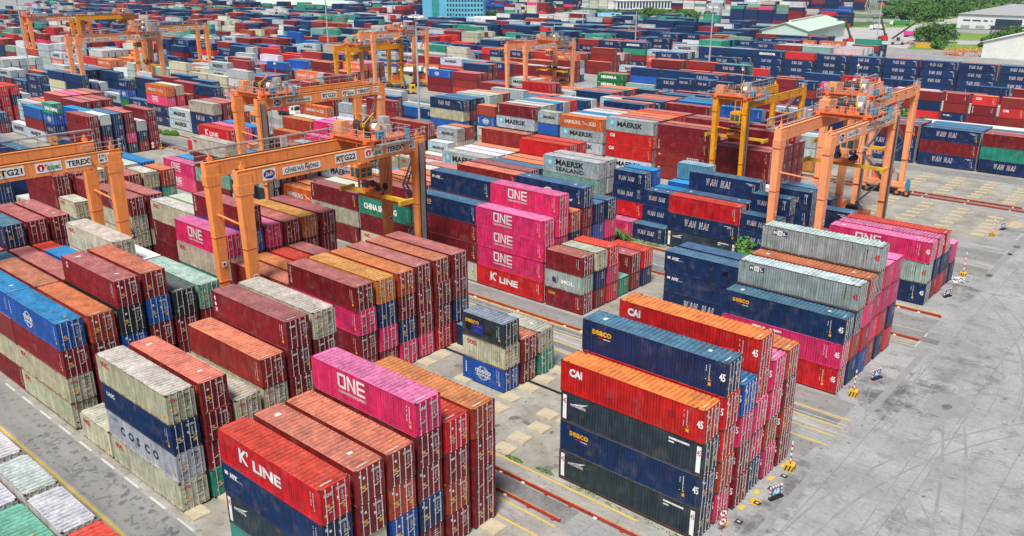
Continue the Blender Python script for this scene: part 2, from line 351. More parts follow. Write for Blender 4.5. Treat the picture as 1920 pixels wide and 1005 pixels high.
def side_art(tok, L, h):
    """lettering of the long side; u = 0..L from the far end to the door end, v = 0..h"""
    mb = MB(); c, b = tok[0], tok[1:]; W, K, Rd = M['ltxt'], M['black'], M['red']; s = h/2.7
    short = L < 7
    if b == '1':
        hh = 1.25*s; x = L*0.27 if not short else L*0.2
        w = one_logo(mb, x, h*0.42, hh, W)
        put(mb, 'OCEAN NETWORK EXPRESS', x, h*0.42 - 0.42*s, 0.24*s, W, 0.0, 0.02, wid=w)
    elif b == 'k': put(mb, "K", L*0.22, h*0.38, 1.15*s, W, bold=0.03); put(mb, "\u2019", L*0.22+0.95, h*0.45, 1.0*s, W, bold=0.03); put(mb, "LINE", L*0.36, h*0.36, 0.85*s, W, bold=0.04, wid=3.4)
    elif b == 'm' :
        if short:
            rect(mb, 0.55, 1.35, h*0.42, h*0.42+0.85*s, M['sky']); star(mb, 0.95, h*0.42+0.42*s, 0.34*s, W, -0.004)
            put(mb, 'MAERSK', 1.55, h*0.43, 0.62*s, K, bold=0.03, wid=3.6)
        else:
            rect(mb, 0.9, 2.3, h*0.36, h*0.36+1.4*s, M['sky']); star(mb, 1.6, h*0.36+0.7*s, 0.6*s, W, -0.004)
            put(mb, 'MAERSK', 2.9, h*0.40, 1.0*s, K, bold=0.035, wid=6.6)
    elif b == 's':
        rect(mb, 0.9, 2.3, h*0.36, h*0.36+1.4*s, M['sky']); star(mb, 1.6, h*0.36+0.7*s, 0.6*s, W, -0.004)
        put(mb, 'MAERSK', 2.9, h*0.50, 0.92*s, K, bold=0.035, wid=6.2); put(mb, 'SEALAND', 2.9, h*0.14, 0.70*s, K, bold=0.025, wid=6.2)
    elif b == 'w' and c == 'n':
        hh = (0.85 if not short else 0.62)*s; cx = L*0.44; ww = (4.4 if not short else 3.2)/8.0
        z = h*0.42; x = cx - ww*4
        for i, ch in enumerate('WAN HAI'):
            if ch == ' ': x += ww*0.9; continue
            wd = ww*(0.45 if ch == 'I' else 1.0)
            put(mb, ch, x-0.05, z-0.05, hh*1.12, W, 0.0, 0.055, 0.2, wid=wd+0.10)
            put(mb, ch, x, z, hh, Rd if ch == 'A' else M['navy'], -0.006, 0.0, 0.2, wid=wd)
            x += ww*(0.7 if ch == 'I' else 1.25)
        rect(mb, L*0.82, L*0.91, h*0.82, h*0.85, W); rect(mb, L*0.86, L*0.91, h*0.74, h*0.77, W)
    elif b == 'o': put(mb, 'OOCL', 0.75 if not short else 0.6, h*0.68, 0.48*s, Rd, bold=0.05, wid=1.5)
    elif b == 'c' and c == 'b':
        cx = L*0.42 if not short else L*0.5
        arc(mb, cx, h*0.5, 0.85*s, 0.85*s, 0.09, 0, 360, W, n=28); arc(mb, cx, h*0.5, 0.5*s, 0.85*s, 0.07, 0, 360, W, n=24)
        put(mb, 'COSCO', cx-1.15, h*0.5, 0.42*s, W, -0.004, 0.05, wid=2.3); put(mb, 'SHIPPING', cx-1.05, h*0.34, 0.3*s, W, -0.004, 0.03, wid=2.1)
        for i in range(5): rect(mb, 0.45, 0.62, h*0.30+i*0.28*s, h*0.30+i*0.28*s+0.2*s, W)
    elif b == 'c' and c == 'g':
        for i, ch in enumerate('COSCO'): put(mb, ch, 2.4+i*1.45, h*0.36, 0.8*s, M['navy'], bold=0.05)
        put(mb, 'U-FLORENS', 0.6, h*0.72, 0.3*s, M['blue'], bold=0.03, wid=1.4)
    elif b == 's2': pass
    elif b == 'S': put(mb, 'S', 1.1, h*0.66, 0.6*s, W, bold=0.05)
    elif c == 'n' and b == 'C': pass
    elif b == 'u': put(mb, 'UASC', 0.9, h*0.62, 0.4*s, W, bold=0.05, wid=1.5)
    elif b == 'a': put(mb, 'CAI', 0.9, h*0.58, 0.62*s, W, bold=0.06, wid=1.35)
    elif b == 'y':
        rect(mb, 0.4, 0.85, h*0.66, h*0.66+0.3*s, M['white']); rect(mb, 0.4, 0.85, h*0.70, h*0.71, Rd, -0.004); rect(mb, 0.4, 0.85, h*0.74, h*0.75, Rd, -0.004)
        put(mb, 'NYK', 1.05, h*0.63, 0.4*s, W, bold=0.06, shear=0.3, wid=1.1); put(mb, 'LOGISTICS', 2.05, h*0.62, 0.14*s, W, wid=0.7)
    elif b == 'h' and c == 'o' or b == 'H':
        x = 1.2 if not short else 0.5; k = 1.0 if not short else 0.52
        put(mb, 'HAMBURG', x, h*0.36, 0.85*s, W, bold=0.02, wid=4.6*k); put(mb, 'S\u00dcD', x+7.0*k, h*0.36, 0.85*s, W, bold=0.02, wid=2.0*k)
        xs = x + 4.9*k
        for pts in ([(0,0.95),(0.5,0.85),(1.1,0.45),(0.9,0.4)], [(0.1,0.05),(0.9,0.40),(1.3,0.55),(1.2,0.35)], [(0.9,0.42),(1.9,0.1),(1.3,0.55)]):
            poly(mb, [(xs+a*k*1.0, h*0.34+bb*s) for a, bb in pts][::-1], W, 0.0)
    elif b == 'c' and c == 't':
        put(mb, 'CHINA SHIPPING', 1.2, h*0.36, 0.85*s, M['white'], bold=0.05, wid=7.8)
    elif b == 'x': put(mb, 'TOUAX', 0.4, h*0.66, 0.34*s, M['sticker'], bold=0.06, wid=1.2)
    elif b == 't': put(mb, 'tex', 0.45, h*0.70, 0.5*s, W, bold=0.05, vert=True)
    elif b == 'i': put(mb, 'TRITON', 0.45, h*0.80, 0.28*s, W, bold=0.03, vert=True)
    elif b == 'u2': pass
    elif b == 'e': put(mb, 'HEUNG-A', 1.9, h*0.38, 0.95*s, M['white'], bold=0.06, wid=7.0); star(mb, 0.9, h*0.8, 0.35, M['white'], 0, 6)
    elif b == 'K': put(mb, 'SINOKOR', 1.8, h*0.42, 0.8*s, M['white'], bold=0.06, wid=7.2)
    elif b == 'g': # winged emblem, white end plates
        for pts in ([(1.5,0.05),(2.9,0.45),(2.3,0.1)], [(1.1,0.0),(2.1,0.25),(1.7,-0.02)]): poly(mb, [(a, h*0.66+bb*s) for a, bb in pts][::-1], W)
        put(mb, 'NYK LOGISTICS', 1.0, h*0.60, 0.2*s, W, bold=0.04, wid=1.6); rect(mb, L-3.1, L-1.25, h*0.80, h*0.86, W); rect(mb, L-3.1, L-2.6, h*0.70, h*0.75, W)
        for xa in (0.22, L-0.60):
            rect(mb, xa, xa+0.38, h*0.10, h*0.90, M['white']); put(mb, '45', xa+0.03, h*0.62, 0.5, Rd, -0.006, bold=0.02, wid=0.32)
    elif b == '1' : pass
    elif b == 'p' and c == 'd':
        rect(mb, L*0.33, L*0.45, h*0.52, h*0.70, M['navy']); put(mb, 'P&O', L*0.34, h*0.55, 0.3*s, W, -0.004, 0.04, wid=1.2); rect(mb, L*0.45, L*0.62, h*0.52, h*0.70, Rd); put(mb, 'Nedlloyd', L*0.46, h*0.55, 0.3*s, W, -0.004, 0.03, wid=1.8)
    elif b == 'C2': pass
    elif b == 'n': pass
    elif b == 'f': put(mb, 'Safmarine', 3.0, h*0.34, 1.0*s, W, bold=0.02, shear=0.3, wid=6.6); arc(mb, 1.6, h*0.5, 0.55, 0.55, 0.12, 0, 360, W)
    elif b == 'z': arc(mb, 1.9, h*0.5, 0.75, 0.75, 0.75, 0, 360, W, n=20); put(mb, 'TS', 1.35, h*0.40, 0.6*s, M['cont_red'], -0.005, 0.05, wid=1.1); put(mb, 'TS LINES', 3.0, h*0.38, 0.8*s, W, bold=0.06, wid=6.0)
    elif b == 'd': put(mb, 'SAMUDERA', 2.2, h*0.36, 0.7*s, K, bold=0.03, wid=7.2)
    elif b == 'l': # box logo
        rect(mb, 1.25, 3.05, h*0.66, h*0.86, M['navy'])
        rect(mb, 1.85, 2.45, h*0.66, h*0.86, M['white'], -0.004)
        for i, ch in enumerate('MOL'): put(mb, ch, 1.38+i*0.6, h*0.70, 0.32*s, M['navy'] if i == 1 else M['white'], -0.008, 0.03, wid=0.36)
    elif b == '2': 
        put(mb, 'MOL', L*0.45, h*0.38, 0.55*s, M['white'], bold=0.04, wid=2.0); arc(mb, L*0.27, h*0.5, 0.5, 0.5, 0.14, 100, 420, Rd); arc(mb, L*0.24, h*0.48, 0.34, 0.34, 0.3, 0, 360, M['navy'], -0.004)
    elif b == 'U': put(mb, 'UES', 0.6, h*0.72, 0.42*s, W, bold=0.05, vert=True, step=1.5)
    elif b == 'Z':
        put(mb, 'ZIM', L*0.62, h*0.16, 0.9*s, W, bold=0.06, wid=2.6)
        for i in range(7):
            for j in range(2): rect(mb, L*0.62+i*0.42, L*0.62+i*0.42+0.26, h*0.62+j*0.36, h*0.62+j*0.36+0.24, W)
        put(mb, 'ZIM', 0.6, h*0.78, 0.25, W, bold=0.05)
    if tok == 'ns' or tok == 'ds':
        mb = MB(); put(mb, 'seaco', 1.0 if not short else 0.5, h*0.62, 0.6*s, M['sticker'], bold=0.03, wid=2.0)
        rect(mb, 1.6, 2.2, h*0.53, h*0.56, Rd); rect(mb, 2.2, 2.9, h*0.52, h*0.545, W)
    if tok == 'nc':
        mb = MB(); arc(mb, L*0.50, h*0.42, 1.2, 0.9, 0.25, 60, 170, W); put(mb, 'Capital Container', L*0.30, h*0.25, 0.45*s, W, bold=0.03, wid=6.8); put(mb, 'Manufacturing', L*0.48, h*0.10, 0.34*s, W, wid=4.0)
    if tok == 'ds':
        for a, bb, cc in ((0.09, 0.22, M['black']), (0.52, 0.76, M['black'])): rect(mb, L*a, L*bb, h*0.30, h*0.62, cc, 0.0)
        rect(mb, L*0.26, L*0.50, h*0.22, h*0.66, M['cont_blue'])
    # the column of small code marks and the sticker beside the door end
    if b not in ('g',):
        q = 0.75 if L < 13 else 1.55
        rndm = random.Random(hash_s(tok) + int(L))
        z = h*0.84; wm = M['ltxt'] if c not in 'wgWlh' else M['black']
        while z > h*0.36:
            dz = rndm.uniform(0.06, 0.16); rect(mb, L-q, L-q+0.07, z-dz, z, wm)
            if rndm.random() < 0.6: rect(mb, L-q-0.28, L-q-0.22, z-dz, z, wm)
            z -= dz + 0.05
        if rndm.random() < 0.75: rect(mb, L-q-0.02, L-q+0.22, h*0.20, h*0.30, M['sticker'])
        rect(mb, L-q-0.0, L-q+0.16, h*0.34, h*0.39, M['sticker'])
        if L > 13: put(mb, '45', L-0.66, h*0.46, 0.62, Rd if c == 'l' else M['white'], -0.004, 0.03, wid=0.52)
    return mb
def hash_s(s):
    k = 7
    for ch in s: k = (k*31 + ord(ch)) % 100003
    return k
M['cont_red'] = paint('maroon_lettering', (0.30, 0.01, 0.02), None, 0.5)
M['cont_blue'] = paint('blue_patch_paint', (0.01, 0.03, 0.30), None, 0.5)

BR = {'w': 'w'}
BRANDDOOR = {'o': ('OOCL', 'red'), '1': ('ONE', 'ltxt'), 't': ('tex', 'ltxt'), 'k': ('K LINE', 'ltxt'), 'm': ('MAERSK', 'black')}
def norm(tok):
    """map shorthand of the yard table to colour + brand letter used by side_art"""
    mp = {'gl': 'lg', 'wo': 'wo', 'lg': 'dg', 'dl': 'dg', 'l1': 'll', 'ny': 'ny', 'nu': 'nu', 'gc': 'gc', 'rk': 'rk', 'mg': 'm', 'p1': 'p1',
          'mi': 'mi', 'mt': 'mt', 'mS': 'mS', 'bc': 'bc', 'ra': 'Ra', 'ns': 'ns', 'ds': 'ds', 'ko': 'o', 'mx': 'mx', 'l2': 'l2', 'nc': 'nc',
          'tc': 'tc', 'mu': 'mU', 'oh': 'OH', 'gm': 'gm', 'dp': 'dp', 'gs': 'gs', 'hz': 'h', 'ys': 'yd', 'nw': 'nw', 'bf': 'bf', 'mz': 'mz', 'mz2': 'MZ',
          'Gh': 'Ge', 'nk': 'nK'}
    return mp.get(tok, tok)

# ---------------------------------------------------------------- container meshes (shared data)
_mesh = {}
def corr(x0, x1, pitch, depth, base):
    """trapezoid corrugation profile between x0 and x1: list of (x, offset)"""
    n = max(1, round((x1 - x0)/pitch)); p = (x1 - x0)/n; out = []
    for i in range(n):
        a = x0 + i*p
        out += [(a, base), (a + p*0.30, base), (a + p*0.50, base - depth), (a + p*0.80, base - depth)]
    out.append((x1, base)); return out
def m_body(L, h):
    k = ('body', L, round(h, 3))
    if k in _mesh: return _mesh[k]
    mb = MB(); X, Y = L/2, CW/2; pw = 0.13
    ends = [-X + pw, X - pw]
    posts = [(-X, -X+pw), (X-pw, X)]
    if L > 13: posts += [(-X+0.70, -X+0.86), (X-0.86, X-0.70)]; spans = [(-X+pw, -X+0.70), (-X+0.86, X-0.86), (X-0.70, X-pw)]
    else: spans = [(-X+pw, X-pw)]
    for s in (-1, 1):
        for a, b in posts: mb.box(a, b, min(s*Y, s*(Y-0.11)), max(s*Y, s*(Y-0.11)), 0.0, h)
        for a, b in spans:
            mb.box(a, b, min(s*Y, s*(Y-0.06)), max(s*Y, s*(Y-0.06)), h-0.075, h-0.004); mb.box(a, b, min(s*Y, s*(Y-0.06)), max(s*Y, s*(Y-0.06)), 0.02, 0.17)
            pr = corr(a, b, 0.278, 0.036, Y-0.012); vs = []
            for x, o in pr: vs += [(x, s*o, 0.17), (x, s*o, h-0.075)]
            fs = [((2*i, 2*i+2, 2*i+3, 2*i+1) if s < 0 else (2*i, 2*i+1, 2*i+3, 2*i+2)) for i in range(len(pr)-1)]
            mb.add(vs, fs)
    npost = 0
    # far end wall, door sill and header, floor
    pr = corr(-Y+0.11, Y-0.11, 0.28, 0.04, 0.0); vs = []
    for y, o in pr: vs += [(-X+0.05-o, y, 0.17), (-X+0.05-o, y, h-0.1)]
    mb.add(vs, [(2*i+1, 2*i+3, 2*i+2, 2*i) for i in range(len(pr)-1)])
    mb.box(-X, -X+0.06, -Y+0.11, Y-0.11, 0.02, 0.17); mb.box(-X, -X+0.06, -Y+0.11, Y-0.11, h-0.1, h-0.004)
    mb.box(X-0.06, X-0.003, -Y+0.11, Y-0.11, 0.02, 0.16); mb.box(X-0.06, X-0.003, -Y+0.11, Y-0.11, h-0.11, h-0.004)
    mb.add([(-X+0.1,-Y+0.06,0.1),(X-0.1,-Y+0.06,0.1),(X-0.1,Y-0.06,0.1),(-X+0.1,Y-0.06,0.1)], [(0,3,2,1)])
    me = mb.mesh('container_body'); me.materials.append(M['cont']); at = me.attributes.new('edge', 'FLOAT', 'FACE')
    at.data.foreach_set('value', [1.0 if len(set(round(mb.v[i][1], 3) for i in f)) >= 1 and (max(mb.v[i][2] for i in f) - min(mb.v[i][2] for i in f) < 0.16 or e) else 0.0 for f, e in zip(mb.f, [q < npost for q in range(len(mb.f))])])
    gr = me.attributes.new('groove_shade', 'FLOAT', 'FACE'); yy = Y-0.012-0.036
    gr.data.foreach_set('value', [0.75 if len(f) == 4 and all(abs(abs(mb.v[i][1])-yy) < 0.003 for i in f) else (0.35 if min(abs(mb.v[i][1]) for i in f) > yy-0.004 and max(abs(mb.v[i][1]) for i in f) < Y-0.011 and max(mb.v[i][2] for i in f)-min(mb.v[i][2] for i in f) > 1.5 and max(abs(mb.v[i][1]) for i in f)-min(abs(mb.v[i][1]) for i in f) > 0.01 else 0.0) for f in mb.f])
    _mesh[k] = me; return me
def m_cast(L, h):
    k = ('cast', L, round(h, 3))
    if k in _mesh: return _mesh[k]
    mb = MB(); X, Y = L/2, CW/2
    for a in ([-X, X-0.178] if L < 13 else [-X, X-0.178, -X+0.69, X-0.87]):
        for s in (-1, 1):
            y0, y1 = (-Y-0.004, -Y+0.16) if s < 0 else (Y-0.16, Y+0.004)
            mb.box(a-0.004, a+0.182, y0, y1, h-0.115, h+0.006); mb.box(a-0.004, a+0.182, y0, y1, -0.006, 0.112)
    _mesh[k] = mb.mesh('corner_castings'); _mesh[k].materials.append(M['cast']); return _mesh[k]
def m_roof(L, h):
    k = ('roof', L, round(h, 3))
    if k in _mesh: return _mesh[k]
    mb = MB(); X, Y = L/2, CW/2
    pr = corr(-X+0.19, X-0.19, 0.46, 0.045, h-0.004) ; vs = []
    for x, z in pr: vs += [(x, -Y+0.07, z), (x, Y-0.07, z)]
    mb.add(vs, [(2*i, 2*i+2, 2*i+3, 2*i+1) for i in range(len(pr)-1)])
    for a, b in ((-X+0.01, -X+0.19), (X-0.19, X-0.01)): mb.add([(a,-Y+0.07,h-0.006),(b,-Y+0.07,h-0.006),(b,Y-0.07,h-0.006),(a,Y-0.07,h-0.006)], [(0,1,2,3)])
    for s in (-1, 1):
        y0, y1 = sorted((s*(Y-0.004), s*(Y-0.07))); mb.add([(-X+0.01,y0,h-0.002),(X-0.01,y0,h-0.002),(X-0.01,y1,h-0.002),(-X+0.01,y1,h-0.002)], [(0,1,2,3)])
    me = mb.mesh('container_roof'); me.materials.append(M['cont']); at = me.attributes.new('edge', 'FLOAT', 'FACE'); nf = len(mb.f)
    at.data.foreach_set('value', [0.0]*(nf-4) + [0.8]*4); gr = me.attributes.new('groove_shade', 'FLOAT', 'FACE')
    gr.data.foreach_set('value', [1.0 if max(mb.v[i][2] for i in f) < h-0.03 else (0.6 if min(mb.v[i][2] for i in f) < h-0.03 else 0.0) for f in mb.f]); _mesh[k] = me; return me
def m_door(h, side, reefer=False):
    k = ('door', round(h, 3), side, reefer)
    if k in _mesh: return _mesh[k]
    mb = MB(); w = CW/2 - 0.13; y0 = -w if side < 0 else 0.012; y1 = y0 + w - 0.012
    mb.box(-0.05, -0.012, y0, y1, 0.17, h-0.115)
    n = 5; ph = (h-0.45)/n
    for i in range(n): mb.frustum((-0.006, (y0+y1)/2, 0.27+i*ph), 0.012, (y1-y0)/2-0.06, (-0.006, (y0+y1)/2, 0.27+i*ph+ph*0.66), 0.010, (y1-y0)/2-0.06)
    _mesh[k] = mb.mesh('door_leaf'); _mesh[k].materials.append(M['cont']); return _mesh[k]
def m_bars(h, side):
    k = ('bars', round(h, 3), side)
    if k in _mesh: return _mesh[k]
    mb = MB(); w = CW/2 - 0.13; y0 = -w if side < 0 else 0.012
    for f in (0.24, 0.76):
        y = y0 + w*f; mb.box(0.030, 0.064, y-0.024, y+0.024, 0.05, h-0.03)
        for z in (0.07, h*0.5, h-0.16): mb.box(0.010, 0.07, y-0.045, y+0.045, z, z+0.05)
        a = 1 if f < 0.5 else -1
        mb.box(0.05, 0.075, min(y, y+a*0.30), max(y, y+a*0.30), h*0.37 + (0.1 if f > 0.5 else 0), h*0.37+0.030 + (0.1 if f > 0.5 else 0))
    _mesh[k] = mb.mesh('lock_bars'); _mesh[k].materials.append(M['rod']); return _mesh[k]
def m_marks(h, side, variant, tok):
    """the small codes and stickers of one door leaf (door plane, u = y)"""
    light = tok[0] in 'wgWlh'
    bd = BRANDDOOR.get(tok[1:]) if side < 0 else None
    k = ('marks', round(h, 3), side, variant, light, bd)
    if k in _mesh: return _mesh[k]
    mb = MB(); r = random.Random(variant*7 + side + 3); w = CW/2 - 0.13; y0 = -w if side < 0 else 0.012
    wm = M['black'] if light else M['ltxt']
    P = lambda a, b, z0, z1, mat: mb.add([(0.012, a, z0), (0.012, b, z0), (0.012, b, z1), (0.012, a, z1)], [(0,1,2,3)], mat)
    if side > 0:
        for z in (h*0.84, h*0.80): P(y0+0.10, y0+0.10+r.uniform(0.6, 0.85), z, z+0.065, wm)
        z = h*0.72
        while z > h*0.44:
            P(y0+0.48, y0+0.48+r.uniform(0.1, 0.24), z, z+0.05, wm); P(y0+0.80, y0+0.80+r.uniform(0.1, 0.22), z, z+0.05, wm); z -= 0.115
        if r.random() < 0.6: P(y0+0.55, y0+0.85, h*0.22, h*0.34, M['sticker'])
        if r.random() < 0.5: P(y0+0.12, y0+0.25, h*0.55, h*0.62, M['white'])
    else:
        if bd:
            t = MB(); put(t, bd[0], 0, 0, 0.26, M[bd[1]], bold=0.04, wid=0.66)
            mb.add([(0.075, y0+0.14+x, h*0.76+z) for x, y, z in t.v], t.f, M[bd[1]])
        elif r.random() < 0.5: P(y0+0.10, y0+0.32, h*0.78, h*0.86, wm)
        if r.random() < 0.5: P(y0+0.42, y0+0.60, h*0.70, h*0.77, M['white'])
        if r.random() < 0.55: P(y0+0.30, y0+0.62, h*0.42, h*0.52, M['sticker'])
        if r.random() < 0.6: mb.add([(0.012, y0+0.62, h*0.34), (0.012, y0+0.80, h*0.34), (0.012, y0+0.71, h*0.40)], [(0,1,2)], M['sticker'])
        P(y0+0.12, y0+0.34, h*0.20, h*0.27, M['black'] if r.random() < 0.5 else M['galv'])
        if r.random() < 0.4: P(y0+0.5, y0+0.75, h*0.26, h*0.30, wm)
    _mesh[k] = mb.mesh('door_marks'); return _mesh[k]
def m_art(tok, L, h):
    k = ('art', tok, L, round(h, 3))
    if k in _mesh: return _mesh[k]
    a = side_art(tok, L, h)
    a.v = [(x - L/2, -CW/2 - 0.004 + y, z) for x, y, z in a.v]
    _mesh[k] = a.mesh('side_lettering') if a.f else None; return _mesh[k]
def m_roofmark(L, h, kind):
    k = ('rm', L, round(h, 3), kind)
    if k in _mesh: return _mesh[k]
    mb = MB(); X = L/2
    P = lambda x0, x1, y0, y1, m: mb.add([(x0,y0,h+0.004),(x1,y0,h+0.004),(x1,y1,h+0.004),(x0,y1,h+0.004)], [(0,1,2,3)], m)
    P(X-0.50, X-0.42, -0.8, 0.1, M['ltxt'])
    if kind == 1 or (L > 13 and kind < 4): P(-X+1.4, -X+1.75, -0.3, 0.2, M['ltxt']); P(X-2.4, X-2.1, -0.1, 0.3, M['ltxt'])
    if kind % 3 == 0: P(X-1.5, X-1.3, 0.1, 0.3, M['sticker'])
    _mesh[k] = mb.mesh('roof_marks'); return _mesh[k]

def jitter(rgb, r, k=0.12):
    f = 1 + r.uniform(-k, k); g = [1 + r.uniform(-k, k)*0.5 for _ in range(3)]
    return tuple(max(0.004, min(0.95, c*f*q)) for c, q in zip(rgb, g))

def build_container(b):
    """b: dict x0 (far end), y0 (near side), z0, L, h, tok, label, group"""
    tok = b['tok']; L, h = b['L'], b['h']; r = random.Random(b['id']*13 + 5)
    c, rc, _ = PAL[tok[0]]; c = jitter(c, r); rc = jitter(rc, r, 0.15)
    rust = max(0.0, min(1.0, RUSTY.get(tok[0], 0.3) + r.uniform(-0.3, 0.3)))
    dx, dy = r.uniform(-0.09, 0.09), r.uniform(-0.05, 0.05)
    t = empty('shipping_container', (b['x0'] + L/2 + dx, b['y0'] + CW/2 + dy, b['z0']), r.uniform(-0.0022, 0.0022))
    tag(t, b['label'], 'container', b['group'])
    def part(name, me, par, col=None, loc=None):
        o = bpy.data.objects.new(name, me); lnk(o, par)
        if col: o.color = (*col, 1 - rust)
        if loc: o.location = loc
        return o
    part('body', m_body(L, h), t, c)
    part('corner_castings', m_cast(L, h), t)
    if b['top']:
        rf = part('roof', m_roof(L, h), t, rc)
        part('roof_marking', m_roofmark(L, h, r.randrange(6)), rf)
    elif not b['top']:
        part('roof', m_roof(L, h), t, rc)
    dc = jitter(c, r, 0.06)
    for s in (-1, 1):
        d = part('door', m_door(h, s), t, dc, (L/2, 0, 0))
        lb = part('lock_bars', m_bars(h, s), d); lb.location = (r.uniform(-0.008, 0.008), r.uniform(-0.05, 0.05), 0)
        part('door_marking', m_marks(h, s, r.randrange(5), tok), d)
    me = m_art(tok, L, h)
    if me: part('side_lettering', me, t)
    for q_ in range(r.choice((0, 0, 1, 1, 2)) if tok[0] in 'mMroyntgGbR' else 0):   # repainted repair panels
        w_, z_ = r.uniform(0.5, 1.5), r.uniform(0.15, 0.5)*h; x_ = r.uniform(-L/2+1.0, L/2-2.8); pm = MB()
        pm.add([(x_, -CW/2-0.0025, z_), (x_+w_, -CW/2-0.0025, z_), (x_+w_, -CW/2-0.0025, z_+r.uniform(0.4, 0.9)), (x_, -CW/2-0.0025, z_+r.uniform(0.4, 0.9))], [(0,1,2,3)])
        o = pm.build('repair_panel', M['cont'], t); f_ = r.choice((0.55, 0.7, 1.35)); o.color = (*[min(1, a*f_ + 0.004) for a in c], 0.8)
    return t
# ---------------------------------------------------------------- container yard data
# block base lines (world y of the near side of row 0), metres
BL = {'A': 27.1, 'B': 51.8, 'C': 83.3, 'D': 116.3, 'E': 156.9, 'F': 181.0, 'G': 209.0,
      'H': 244.0, 'I': 270.5, 'J': 283.5, 'K': 340.0, 'T': 8.12}
PITCH = 2.86
